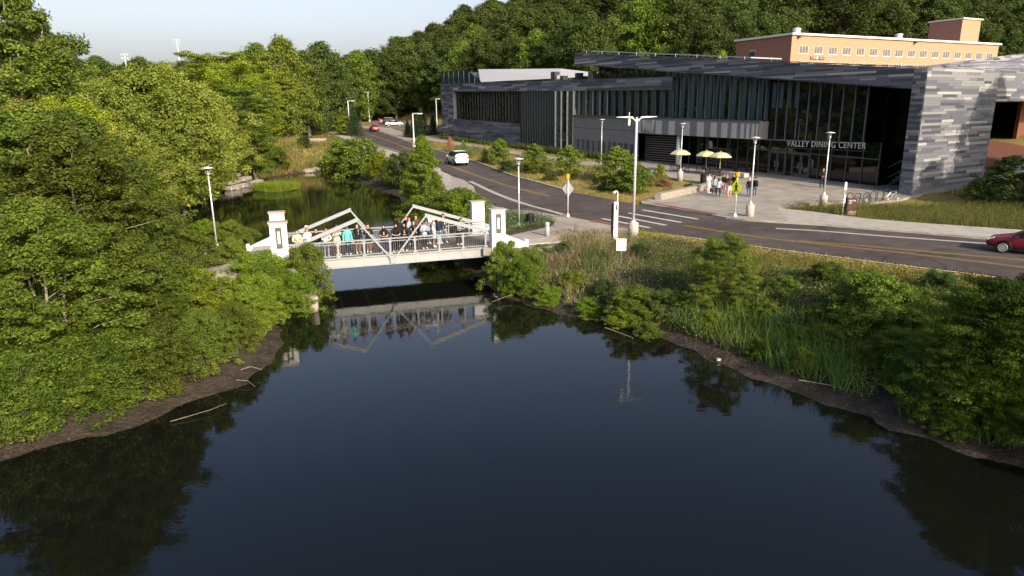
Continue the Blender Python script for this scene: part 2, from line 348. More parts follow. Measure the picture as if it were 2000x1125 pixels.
def mixc(f, a, c):
    m = nd.new('ShaderNodeMix'); m.data_type = 'RGBA'; lk.new(f, m.inputs['Factor'])
    for k, v in (('A', a), ('B', c)):
        if isinstance(v, tuple): m.inputs[k].default_value = (*v, 1)
        else: lk.new(v, m.inputs[k])
    return m.outputs['Result']
grass = mixc(rmp(nz(.16), .40, .60), (.33, .25, .085), (.125, .135, .035))
grass = mixc(rmp(nz(2.2), .35, .7), grass, (.20, .165, .06))
mud = mixc(rmp(nz(1.6), .3, .7), (.028, .022, .016), (.065, .051, .038))
mud = mixc(rmp(nz(14), .55, .75), mud, (.10, .082, .062))
ma = nd.new('ShaderNodeMath'); ma.operation = 'ADD'; lk.new(at.outputs['Fac'], ma.inputs[0])
m2 = nd.new('ShaderNodeMath'); m2.operation = 'MULTIPLY_ADD'; lk.new(nz(.9), m2.inputs[0]); m2.inputs[1].default_value = 3; m2.inputs[2].default_value = -1.5; lk.new(m2.outputs[0], ma.inputs[1])
lk.new(mixc(rmp(ma.outputs[0], 3.0, 4.2), mud, grass), b.inputs['Base Color'])
rr = nd.new('ShaderNodeMapRange'); rr.inputs[1].default_value = .1; rr.inputs[2].default_value = 1.0; rr.inputs[3].default_value = .35; rr.inputs[4].default_value = .95
lk.new(ma.outputs[0], rr.inputs[0]); lk.new(rr.outputs[0], b.inputs['Roughness'])
bp = nd.new('ShaderNodeBump'); bp.inputs['Strength'].default_value = .8; bp.inputs['Distance'].default_value = .12; lk.new(nz(6, 8), bp.inputs['Height']); lk.new(bp.outputs[0], b.inputs['Normal'])
me.materials.append(g); DB = sdist(np.c_[GX.ravel(), GY.ravel()], WPOLY)
a = me.attributes.new('bank', 'FLOAT', 'POINT'); a.data.foreach_set('value', DB.astype(np.float32))
tag(link('ground', me), kind='structure')
# water
wm = bpy.data.materials.new('pond_water'); wm.use_nodes = True; nt = wm.node_tree; nd = nt.nodes; lk = nt.links; b = nd['Principled BSDF']
b.inputs['Base Color'].default_value = (.0055, .006, .0045, 1); b.inputs['Roughness'].default_value = .025; b.inputs['IOR'].default_value = 1.36
tc = nd.new('ShaderNodeTexCoord'); mp = nd.new('ShaderNodeMapping'); mp.inputs['Scale'].default_value = (1, 1.6, 1); lk.new(tc.outputs['Object'], mp.inputs[0])
n1 = nd.new('ShaderNodeTexNoise'); n1.inputs['Scale'].default_value = 2.2; n1.inputs['Detail'].default_value = 3; lk.new(mp.outputs[0], n1.inputs['Vector'])
bp = nd.new('ShaderNodeBump'); bp.inputs['Strength'].default_value = .10; bp.inputs['Distance'].default_value = .03; lk.new(n1.outputs[0], bp.inputs['Height']); lk.new(bp.outputs[0], b.inputs['Normal'])
tag(MB().add([(-260, -80, 0), (160, -80, 0), (160, 121, 0), (-260, 121, 0)], [(0, 1, 2, 3)]).build('pond_water', wm), kind='structure')
# ------------------------------------------------------------------ paved surfaces
PAVED = []
def drape_poly(name, w, m, dz, thick=0., label=None, kind='structure', parent=None):
    w = [tuple(map(float, p[:2])) for p in w]; PAVED.append(np.array(w))
    bm = bmesh.new(); vs = [bm.verts.new((x, y, 0)) for x, y in w]; f = bm.faces.new(vs)
    if f.normal.z < 0 or f.calc_area() == 0: pass
    bmesh.ops.triangulate(bm, faces=[f])
    for yy in (60,): bmesh.ops.bisect_plane(bm, geom=bm.verts[:] + bm.edges[:] + bm.faces[:], plane_co=(0, yy, 0), plane_no=(0, 1, 0))
    bmesh.ops.recalc_face_normals(bm, faces=bm.faces)
    if sum(f.normal.z for f in bm.faces) < 0: bmesh.ops.reverse_faces(bm, faces=bm.faces[:])
    for v in bm.verts: v.co.z = float(G0(v.co.y)) + dz
    if thick:
        be = [e for e in bm.edges if e.is_boundary]; r = bmesh.ops.extrude_edge_only(bm, edges=be)
        for v in [x for x in r['geom'] if isinstance(x, bmesh.types.BMVert)]: v.co.z -= thick
        bmesh.ops.recalc_face_normals(bm, faces=bm.faces)
    me = bpy.data.meshes.new(name); bm.to_mesh(me); bm.free(); me.materials.append(m); o = link(name, me, parent)
    if kind: o['kind'] = kind
    return o
def strip(name, A, B, m, dz, thick=0., kind='structure', paved=True, parent=None):
    A = np.asarray(A); B = np.asarray(B); n = len(A); vs = []; fs = []
    if paved: PAVED.append(np.vstack([A, B[::-1]]))
    for i in range(n):
        for p in (A[i], B[i]): vs.append((p[0], p[1], float(G0(p[1])) + dz))
    for i in range(n - 1): fs.append((2 * i, 2 * i + 1, 2 * i + 3, 2 * i + 2))
    if thick:
        k = len(vs); vs += [(x, y, z - thick) for x, y, z in vs]
        for i in range(n - 1): fs += [(2 * i, 2 * i + 2, k + 2 * i + 2, k + 2 * i), (2 * i + 1, k + 2 * i + 1, k + 2 * i + 3, 2 * i + 3)]
        fs += [(0, k, k + 1, 1), (2 * n - 2, 2 * n - 1, k + 2 * n - 1, k + 2 * n - 2)]
    mb = MB().add(vs, fs); o = mb.build(name, m, parent)
    bm = bmesh.new(); bm.from_mesh(o.data); bmesh.ops.recalc_face_normals(bm, faces=bm.faces)
    if not thick and sum(f.normal.z for f in bm.faces) < 0: bmesh.ops.reverse_faces(bm, faces=bm.faces[:])
    bm.to_mesh(o.data); bm.free()
    if kind: o['kind'] = kind
    return o
def offs(C, w):
    """polyline moved w metres to its left"""
    C = np.asarray(C); t = np.gradient(C, axis=0); t /= np.linalg.norm(t, axis=1)[:, None]; return C + np.c_[-t[:, 1], t[:, 0]] * w
NR = 120
near_px = [(2400, 597), (2000, 545), (1750, 514), (1500, 482), (1280, 453), (1150, 430), (1050, 405), (960, 375), (905, 352), (859, 331), (784, 299), (749, 288), (689, 267), (660, 256.5), (640, 250.5)]
far_px = [(2400, 507), (1947, 470), (1800, 457), (1600, 441), (1449, 431), (1380, 421), (1267, 403), (1203, 391), (1107, 373), (1040, 355), (1000, 344), (940, 321), (905, 310), (845, 292), (790, 275.5), (748, 261), (722, 254), (685, 246.5), (655, 243)]
NE = smooth_px(near_px, NR); FE = smooth_px(far_px, NR)
# carry both edges on out of the frame, curving away to the left
def carry(E, k):
    d = E[-1] - E[-4]; d /= np.linalg.norm(d); out = list(E); p = E[-1]
    for i in range(24):
        a = .055; d = np.array([d[0] * math.cos(a) - d[1] * math.sin(a), d[0] * math.sin(a) + d[1] * math.cos(a)]) if i < 14 else d
        p = p + d * 5; out.append(p)
    return np.array(out)
NE2 = carry(NE, 1); FE2 = NE2.copy(); FE2[:NR] = FE
wd = np.linalg.norm(NE[-1] - FE[-1]); FE2[NR:] = offs(NE2, -max(8, min(wd, 12)))[NR:]
strip('road', NE2, FE2, M['asph'], 0.0)
# lay-by beside the near edge, divided from the lane by a pale gutter
bay = [(1100, 423), (1085, 422), (1040, 412), (1000, 411), (960, 405), (925, 385), (905, 368), (905, 354), (960, 377), (1050, 407)]
drape_poly('road_lay_by', [PG(*p) for p in bay], M['asph'], -.004)
drape_poly('road_verge_patch', [PG(*p) for p in [(908, 353), (925, 372), (890, 398), (868, 372), (862, 338)]], M['conc'], .05)
def line_px(name, pts, w, m, n=40, dz=.006): 
    C = smooth_px(pts, n); return strip(name, offs(C, w / 2), offs(C, -w / 2), m, dz, paved=False)
line_px('gutter_line', [(918, 354), (960, 374), (1000, 390), (1050, 405), (1100, 419)], .5, M['gutter'])
line_px('gutter_line', [(1515, 446), (1600, 451), (1700, 459), (1800, 466.5), (1930, 476)], .42, M['gutter'])
line_px('gutter_line', [(1945, 478), (2000, 482), (2300, 507)], .42, M['gutter'])
line_px('road_edge_line', [(1290, 456), (1500, 484.5), (1750, 516.5), (2000, 547.5), (2300, 583)], .16, M['paint'])
for off in (-.12, .12):
    C = smooth_px([(655, 246.8), (690, 252), (752, 273), (800, 291), (880, 324), (940, 346), (1000, 365), (1100, 390), (1172, 406)], 80)
    strip('centre_line', offs(C, off + .05), offs(C, off - .05), M['ypaint'], .006, paved=False)
    C = smooth_px([(1335, 440), (1440, 457), (1540, 470), (1800, 498), (2000, 522), (2300, 557)], 50)
    strip('centre_line', offs(C, off + .05), offs(C, off - .05), M['ypaint'], .006, paved=False)
    C = smooth_px([(1560, 470.5), (1700, 481.5), (1850, 495), (2000, 508), (2300, 534)], 40)
    strip('centre_line', offs(C, off + .05), offs(C, off - .05), M['ypaint'], .0075, paved=False)
for a, b_ in (((1254.7, 410), (1363, 428)), ((1227, 416), (1331, 434.5)), ((1208, 422), (1301, 440)), ((1176.5, 427), (1269, 445))):
    A = np.array(PG(*a)); B = np.array(PG(*b_)); t = (B - A) / np.linalg.norm(B - A); nn = np.array([-t[1], t[0]]) * .17
    L = np.linspace(0, 1, 6)[:, None]; strip('crosswalk_bar', A + (B - A) * L + nn, A + (B - A) * L - nn, M['paint'], .007, paved=False)
for px, py, w in ((1612, 443, .45), (830, 372, .3)):
    x, y = PG(px, py); tag(MB().lathe([(w, 0), (w, .012)], 20).build('manhole_cover', M['dark'], loc=(x, y, float(G0(y)) + .004)), kind='structure')
KT = .13
# kerbs
def kerb(E, i0, i1, side, name='kerb'):
    E = E[i0:i1]; return strip(name, E, offs(E, side), M['conc2'], KT, .4, paved=False)
kerb(FE2, 30, len(FE2), -.22)
kerb(FE2, 0, 19, -.22)
kerb(NE2, 50, len(NE2), .22)
# far pavement on the right, plaza
SIDE = [(2400, 493), (2000, 453), (1800, 439), (1700, 431), (1644, 424), (1585, 416), (1519, 409)]
top = smooth_px(SIDE, 40)
fe_r = offs(FE2, -.23); ii = np.linspace(0, 24, 40); fr = np.c_[np.interp(ii, range(len(fe_r)), fe_r[:, 0]), np.interp(ii, range(len(fe_r)), fe_r[:, 1])]
def nearest(E, p): return int(np.argmin(np.linalg.norm(E - np.array(p), axis=1)))
pave_r = [PG(*p) for p in SIDE]; k0 = nearest(fe_r, PG(1560, 438)); pr = [tuple(p) for p in fe_r[:k0 + 1]]
drape_poly('pavement', pr + pave_r[::-1], M['conc2'], KT, .4)
ka = nearest(fe_r, PG(1253, 398))
plaza_top = [PG(*p) for p in [(1519, 409), (1592, 400), (1655, 396.5), (1700, 399), (1761, 391.5), (1781, 386), (1757, 376)]]
def fl(s, o=0.): p = S0 + UF * s + NB * o; return (float(p[0]), float(p[1]))        # facade line -> world; o = behind it
plaza = [tuple(p) for p in fe_r[k0:ka + 1]] + [PG(1253, 395.5), PG(1288, 384), PG(1378, 359), PG(1330, 352), PG(1285, 347), fl(36, 0), fl(36, 6), fl(1, 6), fl(-.6, 0)] + plaza_top[:-1][::-1]
PLZ = drape_poly('plaza', plaza, M['conc'], KT, .4)
drape_poly('tactile_strip', [PG(*p) for p in [(1276, 401.5), (1282, 399.8), (1402, 420.3), (1397, 423)]], M['redpave'], KT + .005)
drape_poly('tactile_strip', [PG(*p) for p in [(1152, 434.5), (1160, 433), (1232, 446.5), (1226, 448.5)]], M['redpave'], KT + .005)
# plaza joints: thin dark saw cuts
mb = MB(); PA = np.array(plaza)
for k in range(0, 40, 2):
    for (s0, s1, vert) in ((k, k, 1),):
        a = np.array(fl(s0, 4)); t = -NB
        pts = [a + t * q for q in np.arange(0, 34, .5)]
        ok = inpoly(np.array(pts), PA)
        for i in range(len(pts) - 1):
            if ok[i] and ok[i + 1]:
                p, q_ = pts[i], pts[i + 1]; w = UF * .012; mb.add([(*(p + w), float(G0(p[1])) + KT + .004), (*(p - w), float(G0(p[1])) + KT + .004), (*(q_ - w), float(G0(q_[1])) + KT + .004), (*(q_ + w), float(G0(q_[1])) + KT + .004)], [(0, 1, 2, 3)])
for k in np.arange(-6, 30, 2.4):
    pts = [np.array(fl(s_, -k)) for s_ in np.arange(-4, 42, .5)]; ok = inpoly(np.array(pts), PA)
    for i in range(len(pts) - 1):
        if ok[i] and ok[i + 1]:
            p, q_ = pts[i], pts[i + 1]; w = NB * .012; mb.add([(*(p + w), float(G0(p[1])) + KT + .005), (*(p - w), float(G0(p[1])) + KT + .005), (*(q_ - w), float(G0(q_[1])) + KT + .005), (*(q_ + w), float(G0(q_[1])) + KT + .005)], [(0, 1, 2, 3)])
tag(mb.build('paving_joints', M['dark']), kind='structure')
# path beside the building
A = smooth_px([(820, 268), (840, 270), (960, 289), (1070, 306), (1180, 320), (1290, 338)], 40); B = smooth_px([(820, 272), (840, 276), (960, 294.5), (1065, 313), (1180, 329), (1280, 346)], 40)
strip('path', A, B, M['conc'], .09, .3)
# near pavement up the road, apron by the bridge
nearside = [(640, 252.5), (660, 259), (679, 265.5), (689, 269.5), (724, 282), (749, 290.5), (784, 301.5), (830, 321), (858, 334), (880, 343.5)]
outer = [(626, 251.5), (645, 261), (662, 268), (679, 276), (724, 297), (764, 315), (810, 338), (838, 362), (850, 382), (880, 402)]
strip('pavement', smooth_px(nearside, 50), smooth_px(outer, 50), M['conc2'], .11, .4)
apron = [(905, 352.5), (925, 366), (932, 385), (958, 403), (998, 411.5), (1040, 413), (1086, 422.5), (1150, 433), (1246, 450.5), (1216, 472), (1189, 477), (1150, 466), (1105, 463), (1060, 468), (1016, 474), (985, 488), (944, 488), (952, 446), (930, 425), (900, 405), (880, 400), (850, 381), (868, 362)]
APR = [PG(*p) for p in apron]; drape_poly('bridge_approach', APR, M['conc'], .10, .45)
bed = [(1000, 419), (1030, 421), (1060, 429), (1084, 436), (1080, 444), (1060, 449), (1030, 455), (1000, 462), (978, 466), (968, 440), (975, 425)]
BED = np.array([PG(*p) for p in bed]); PAVED_NOT = [BED]
drape_poly('planting_bed', BED, M['mulch'] if False else mat('bed_soil', (.07, .05, .035), .95, noise=.3), .115); PAVED.pop()
lp = [(566, 518), (520, 512), (440, 505), (405, 503), (352, 512), (330, 532), (380, 540), (440, 536), (520, 535), (580, 532)]
drape_poly('path', [PG(*p) for p in lp], M['conc'], .08, .4)
# driveway, car park
drape_poly('driveway', [PG(*p) for p in [(705, 246), (735, 246.5), (765, 251), (800, 262), (860, 259.5), (862, 264.5), (840, 270), (822, 277), (795, 274.5), (752, 259.5), (728, 253.5), (700, 248)]], M['conc'], .03)
drape_poly('car_park', [PG(*p) for p in [(655, 231), (700, 227), (745, 222.5), (800, 221), (868, 221), (868, 256), (815, 257), (770, 251), (738, 246), (712, 236), (690, 235)]], M['asph2'], .04)
drape_poly('traffic_island', [PG(*p) for p in [(700, 231.5), (728, 228), (742, 229), (706, 234)]], M['conc2'], .16)
# ------------------------------------------------------------------ dining hall: local x along the road front, y out towards the road, z absolute
bang = math.atan2(UF[1], UF[0])
hallE = empty('dining_hall', (float(S0[0]), float(S0[1]), 0), bang, 'long two-storey grey-clad dining hall with dark glass front and sloping roof', 'building')
def fz(x, y=0.):                                             # ground height on the hall's local axes
    w = S0 + UF * x - NB * y; return float(G0(w[1]))
rng = random.Random(4)
NPANEL = [0]; rest = [MB() for _ in CL]
def clad(x0, x1, bot, top, y, rowh=.30, weights=(3, 4, 4, 2, 1.2), lo=.9, hi=3.8, single=True, axis='x', th=.03, name='cladding_panel'):
    """strips of panels between x0 and x1 on the plane y; axis='y' puts them on the plane x=y instead (running along -y)"""
    zmin = min(bot(x0), bot(x1)); zmax = max(top(x0), top(x1)); z = zmin; r = 0
    while z < zmax - .02:
        x = x0 - rng.random() * 2; z1 = z + rowh - .012
        while x < x1:
            w = rng.uniform(lo, hi); a = max(x, x0); b = min(x + w - .012, x1); x += w
            if b - a < .05: continue
            za0, zb0 = max(z, bot(a)), max(z, bot(b)); za1, zb1 = min(z1, top(a)), min(z1, top(b))
            if za1 - za0 < .01 and zb1 - zb0 < .01: continue
            za1 = max(za1, za0 + .002); zb1 = max(zb1, zb0 + .002)
            c = rng.choices(range(5), weights)[0]; t = th + rng.random() * .02
            if single and NPANEL[0] < 296 and (b - a) > .7: mb = MB(); NPANEL[0] += 1
            else: mb = rest[c]; 
            if axis == 'x': mb.prism(a, b, y, y + t, za0, za1, zb0, zb1)
            else:
                k = len(mb.v); mb.prism(a, b, 0, t, za0, za1, zb0, zb1)
                for i in range(k, len(mb.v)): vx, vy, vz = mb.v[i]; mb.v[i] = (y - vy, -vx, vz)
            if mb is not rest[c]: mb.build(name, CL[c], hallE)
        z += rowh
def lin(xa, za, xb, zb): return lambda x: za + (zb - za) * (x - xa) / (xb - xa)
# right wing: lit wall on plane x=0 running back (local -y)
top_w = lambda x: 12.85
clad(0, 13.3, lambda x: 1.6, top_w, -.02, .245, (1, 4, 5, 3, 1.6), 1.2, 4.6, True, 'y')
clad(13.3, 40, lambda x: 10.0, top_w, -.02, .245, (1, 4, 5, 3, 1.6), 1.2, 4.6, True, 'y')
# slab end facing the road, then the long upper fascia, flush with it
clad(0, 1.1, lambda x: 1.5, lambda x: 12.85, .0, .245, (3, 3, 3, 2, .6), 1.3, 2.0, True)
fas_t = lin(0, 12.85, 49.7, 17.5); fas_b = lin(1.1, 11.2, 49.7, 15.9)
clad(1.1, 49.7, fas_b, fas_t, .0, .21, (4, 4, 3, 2.2, 1.0), 1.5, 5.5, True)
low_t = lin(30.5, 13.4, 92.9, 14.7); low_b = lin(30.5, 11.9, 92.9, 13.35)
clad(30.5, 92.9, low_b, low_t, -.35, .32, (4, 5, 4, 1.4, .4), 1.5, 5, True)
clad(88.0, 92.9, lambda x: fz(x) - .1, lambda x: low_b(x), -.35, .32, (3, 4, 4, 2, .7), 1.2, 3.2, True)
clad(64.7, 88.0, lambda x: fz(x) - .1, lin(64.7, 7.4, 88.0, 8.1), -.35, .32, (3, 6, 4, .6, .25), 1.5, 5, True)
# roof of the right wing: clad slope rising back from the lit wall
mb = MB(); ca = [MB() for _ in CL]
p00 = Vector((-.1, 0, 12.86)); p10 = Vector((-.1, -60, 12.86)); p01 = Vector((1.2, .0, 12.95)); p11 = Vector((7.5, -60, 17.7))
def sl(u, v): return p00.lerp(p10, u).lerp(p01.lerp(p11, u), v)
nrow = 15
for r_ in range(nrow):
    u = -rng.random() * .04
    while u < 1:
        w = rng.uniform(.018, .07); a, b_ = max(u, 0), min(u + w - .001, 1); u += w
        if b_ <= a: continue
        v0, v1 = r_ / nrow, (r_ + .95) / nrow; c = rng.choices(range(5), (1, 2, 4, 4, 3))[0]
        qd = [sl(a, v0), sl(b_, v0), sl(b_, v1), sl(a, v1)]; n_ = Vector((-.3, .1, .9)) * .03
        ca[c].add([*qd, *[p + n_ for p in qd]], [(0, 1, 2, 3), (7, 6, 5, 4), (0, 4, 5, 1), (1, 5, 6, 2), (2, 6, 7, 3), (3, 7, 4, 0)])
for c in range(5):
    if ca[c].v: tag(ca[c].build('roof_cladding', CL[c], hallE), kind='stuff')
for c in range(5):
    if rest[c].v: tag(rest[c].build('small_cladding', CL[c], hallE), kind='stuff')
mb = MB(); 
for i in range(20): mb.add([sl(i / 20, 0), sl((i + 1) / 20, 0), sl((i + 1) / 20, 1), sl(i / 20, 1)], [(0, 1, 2, 3)])

mb.build('roof', M['clback'], hallE)
# masses behind the skins
mb = MB()
mb.box(.0, 1.1, -13.3, -.01, 1.0, 12.83)                                   # end slab
mb.box(.0, 1.1, -60, -13.3, 10.0, 12.83)                                   # bridge over the opening
mb.prism(1.1, 49.7, -30, -.01, 11.25, 12.82, 15.95, 17.45)                 # upper roof
mb.prism(30.6, 92.85, -26, -.37, 11.95, 13.35, 13.4, 14.65)                # lower roof
mb.prism(88.1, 92.85, -26, -.37, 3.5, 12, 3.9, 13.6)
mb.prism(64.8, 88.1, -26, -.37, 2.2, 7.35, 3.6, 8.05)
mb.build('wall', M['clback'], hallE)
# metal edge along both roofs, little posts on it
mb = MB(); mb.prism(0, 49.8, -.5, .1, 12.87, 12.95, 17.52, 17.6); mb.prism(30.6, 93, -.9, -.28, 13.42, 13.49, 14.72, 14.79); mb.build('roof_edge', M['mull'], hallE)
for k in range(14):
    x = 3 + k * 3.5; MB().tube((x, -1.2, fas_t(x) + .05), (x, -1.2, fas_t(x) + .45), .02, n=5).build('roof_post', M['galv'], hallE)
mb = MB(); mb.prism(20, 48, -7, -1.6, 15.0, 15.12, 17.7, 17.85); mb.build('roof_sheet', M['roofw'], hallE)
# clerestory under the upper roof
mb = MB(); mb.prism(30.5, 47.0, -2.6, -2.2, 13.2, 13.9, 13.9, 15.8); mb.build('clerestory', M['glass'], hallE)
for k in range(14):
    x = 31.5 + k * 1.15; MB().box(x, x + .07, -2.2, -2.1, 13.3, 13.95 + (x - 30.5) * .115).build('clerestory_bar', M['mull'], hallE)
# pale sloping roof at the back left, with its green glass gable
rw = MB(); rw.add([(66, -10, 14.9), (94, -10, 15.3), (112, -20, 18.9), (80, -20, 17.4)], [(0, 1, 2, 3)])
rw.add([(66, -10, 14.9), (80, -20, 17.4), (66, -22, 15.6)], [(0, 1, 2)]); rw.build('sloping_roof', M['roofw'], hallE)
rw = MB(); rw.add([(94, -9.9, 13.8), (111, -9.9, 14.2), (111.5, -9.9, 18.1), (99, -9.9, 17.9), (93.6, -9.9, 15.4)], [(0, 1, 2, 3, 4)]); rw.add([(111, -9.9, 14), (111, -24, 14), (111.5, -24, 18.3), (111.5, -9.9, 18.1)], [(0, 1, 2, 3)]); rw.build('glass_gable', M['glassb'], hallE)
for k in range(7): x = 96 + k * 2.3; MB().tube((x, -9.8, 14), (x + .05, -9.8, 17.9 if x > 99 else 15.5 + (x - 94) * .45), .06, n=5).build('gable_bar', M['mull'], hallE)
# roof terrace plant
for k in range(9):
    x = 52 + rng.uniform(-7, 8); t = MB().box(x, x + rng.uniform(.5, 1.1), -4, -3, 13.9, 15.0 + rng.uniform(-.3, .5)); t.build('roof_unit', rng.choice([M['dark'], M['galv'], M['conc2'], M['rock']]), hallE)
# ---- glazing. every pane and mullion is a part
def panes(xs_, zb, zt, y, mats, mull=.08, mm='mull', md=.12, name='window_pane', skip=0):
    for i in range(len(xs_) - 1):
        a, b_ = xs_[i] + mull / 2, xs_[i + 1] - mull / 2
        m_ = mats[i % len(mats)] if isinstance(mats, (list, tuple)) else mats
        MB().prism(a, b_, y - .05, y, zb(a), zt(a), zb(b_), zt(b_)).build(name, m_, hallE)
    if md:
        for x in xs_:
            a, b_ = x - mull / 2, x + mull / 2
            MB().prism(a, b_, y - .06, y + md, zb(a), zt(a), zb(b_), zt(b_)).build('mullion', M[mm], hallE)
gnd = lambda x: fz(x, 0) + .1
# big left window, recessed, with vertical fins
xs_ = list(np.arange(64.7, 87.9, 1.05)); panes(xs_, lin(64.7, 7.45, 88, 8.15), lambda x: low_b(x) - .02, -1.0, M['glass'], .07, 'mull', .05)
for k, x in enumerate(np.arange(65.2, 80, .95)): MB().prism(x, x + .06, -.98, -.88, 7.5, 12.75, 7.55, 12.75).build('fin', M['fin'], hallE)
MB().prism(64.7, 88, -1.1, -.36, 7.37, 7.45, 8.07, 8.15).build('sill', M['mull'], hallE)
MB().box(87.95, 88.1, -1.1, -.36, 8.1, 13.2).build('reveal', CL[3], hallE)
# finned curtain wall, full height
xs_ = list(np.arange(54.7, 64.7, .72)) + [64.7]
panes(xs_, gnd, lambda x: low_b(x) - .02, -.55, M['glassb'], .06, 'mull', .04)
for x in xs_[:-1]: MB().prism(x - .035, x + .035, -.5, -.36, fz(x) + .1, low_b(x) - .05, fz(x) + .1, low_b(x) - .05).build('fin', M['fin'], hallE)
# glass bay
xs_ = [50.2, 51.7, 53.2, 54.7]; panes(xs_, gnd, lambda x: low_b(x) - .02, -.4, [M['glassb'], M['glass'], M['glassb']], .10, 'galv', .22)
MB().prism(50.2, 54.7, -.38, -.3, 6.0, 6.12, 6.05, 6.17).build('transom', M['mull'], hallE)
# upper strip windows above the grey wall: pale teal panels alternating with dark glass
gz_t = lin(16.9, 8.35, 50.2, 8.95)
xs_ = [30.5]; i = 0
while xs_[-1] < 50.2: xs_.append(min(50.2, xs_[-1] + (.95, .62)[i % 2])); i += 1
panes(xs_, gz_t, lambda x: low_b(x) - .02, -.75, [M['glasst'], M['glass']], .06, 'mull', .0)
for k, x in enumerate(xs_[::2]): MB().prism(x - .03, x + .03, -.75, -.60, gz_t(x), low_b(x) - .03, gz_t(x), low_b(x) - .03).build('fin', M['fin'] if x < 42 else M['steel'], hallE)
# under the long fascia
up_t = lambda x: fas_b(x) - .03
xs_ = [17.2]; i = 0; wds = (.42, .55, .42, .8, .5, .8, .62, .8, .75, .62)
while xs_[-1] < 30.5: xs_.append(min(30.5, xs_[-1] + wds[i % 10])); i += 1
panes(xs_, gz_t, lin(17, 12.7, 30.5, 14.0), -1.2, [M['glass'], M['glasst']], .05, 'mull', .0)
for x in xs_[::2]: MB().prism(x - .04, x + .04, -1.2, -1.0, gz_t(x), 12.7 + (x - 17) * .09, gz_t(x), 12.7 + (x - 17) * .09).build('fin', M['mull'], hallE)
bz = lin(5.7, 6.25, 17.2, 6.35)
xs_ = list(np.arange(5.9, 17.3, 1.255)); panes(xs_, bz, lambda x: up_t(x), -1.5, M['glass'], .09, 'mull', .14)
MB().prism(5.6, 17.2, -1.56, -1.3, 6.13, 6.27, 6.2, 6.36).build('transom', M['mull'], hallE)
for x in (13.4, 14.3, 15.3, 16.2): MB().box(x, x + .45, -1.49, -1.44, 9.6, 12.2).build('window_panel', M['glasst'], hallE)
# grey panel wall with low slit windows
gt = lambda x: gz_t(x) - .1
pc = [36.2, 39.0, 41.8, 44.6, 47.4, 50.15]
for i in range(5):
    a, b_ = pc[i] + .015, pc[i + 1] - .015
    for (q0, q1) in ((0., .38), (.385, .70), (.705, 1.)):
        f = lambda x, q: fz(x) - .1 + (gt(x) - fz(x) + .1) * q
        MB().prism(a, b_, -.4, -.2, f(a, q0 if q0 == 0 else q0), f(a, q1) - .015, f(b_, q0), f(b_, q1) - .015).build('wall_panel', M['greyw'], hallE)
for k in range(11):
    x = 36.9 + k * 1.18; w_ = (.28, .34, .5)[k % 3] if k > 3 else .62; MB().box(x, x + w_, -.2, -.17, fz(x) + .35, fz(x) + 2.35).build('slit_window', M['dark'], hallE)
MB().prism(16.9, 50.3, -.42, .12, 8.2, 8.33, 8.82, 8.94).build('ledge', M['mull'], hallE)
# striped band with the letter W
bb = lin(16.9, 6.3, 36.2, 6.6); bt = lin(16.9, 8.2, 36.2, 8.55)
MB().prism(16.9, 36.2, -3.0, .05, bb(16.9), bt(16.9), bb(36.2), bt(36.2)).build('band', M['greyw'], hallE)
for x, w_ in ((35.45, .7), (31.6, 1.05), (29.35, 1.05), (26.9, 1.05), (24.7, 1.05), (22.75, .92), (21.2, .86), (19.9, .72), (18.9, .45), (18.15, .42), (17.5, .36), (17.05, .25)):
    MB().prism(x, x + w_, .05, .075, bb(x) + .02, bt(x) - .25, bb(x + w_) + .02, bt(x + w_) - .25).build('pale_stripe', M['stripe'], hallE)
wm_ = MB(); wz0, wz1 = 6.6, 8.3; X = lambda t: 35.2 - t * 2.4       # seen from the road x runs right to left
for a, b_, c_, d_ in ((0, .26, .17, .38), (.17, .38, .5 - .09, .5 + .09), (.41, .59, .62, .83), (.62, .83, .74, 1.0)): pass
def stroke(t0, t1, dn, w=.24):
    zt_, zb_ = (wz1, wz0) if dn else (wz0, wz1)
    vs = [(X(t0), .06, zt_), (X(t0 + w), .06, zt_), (X(t1 + w), .06, zb_), (X(t1), .06, zb_)]; vs += [(x, .09, z) for x, y, z in vs]
    wm_.add(vs, [(0, 1, 2, 3), (7, 6, 5, 4), (0, 4, 5, 1), (1, 5, 6, 2), (2, 6, 7, 3), (3, 7, 4, 0)])
stroke(0, .15, True); stroke(.15, .37, False, .22); stroke(.372, .59, True, .23); stroke(.593, .76, False)
wm_.build('letter_w', M['stripe'], hallE)
# planted trellis between wall and column
MB().prism(29.6, 36.1, -1.8, -1.7, 2.3, 6.3, 2.5, 6.5).build('trellis_back', M['dark_in'], hallE)
for k in range(13): z = 2.9 + k * .29; MB().box(29.7, 36.1, -1.7, -1.45, z, z + .05).build('trellis_slat', M['wood'], hallE)
# column and open corner
MB().tube((29.2, -.6, 2.3), (29.2, -.6, 6.5), .26, n=16).build('column', M['galv'], hallE, True)
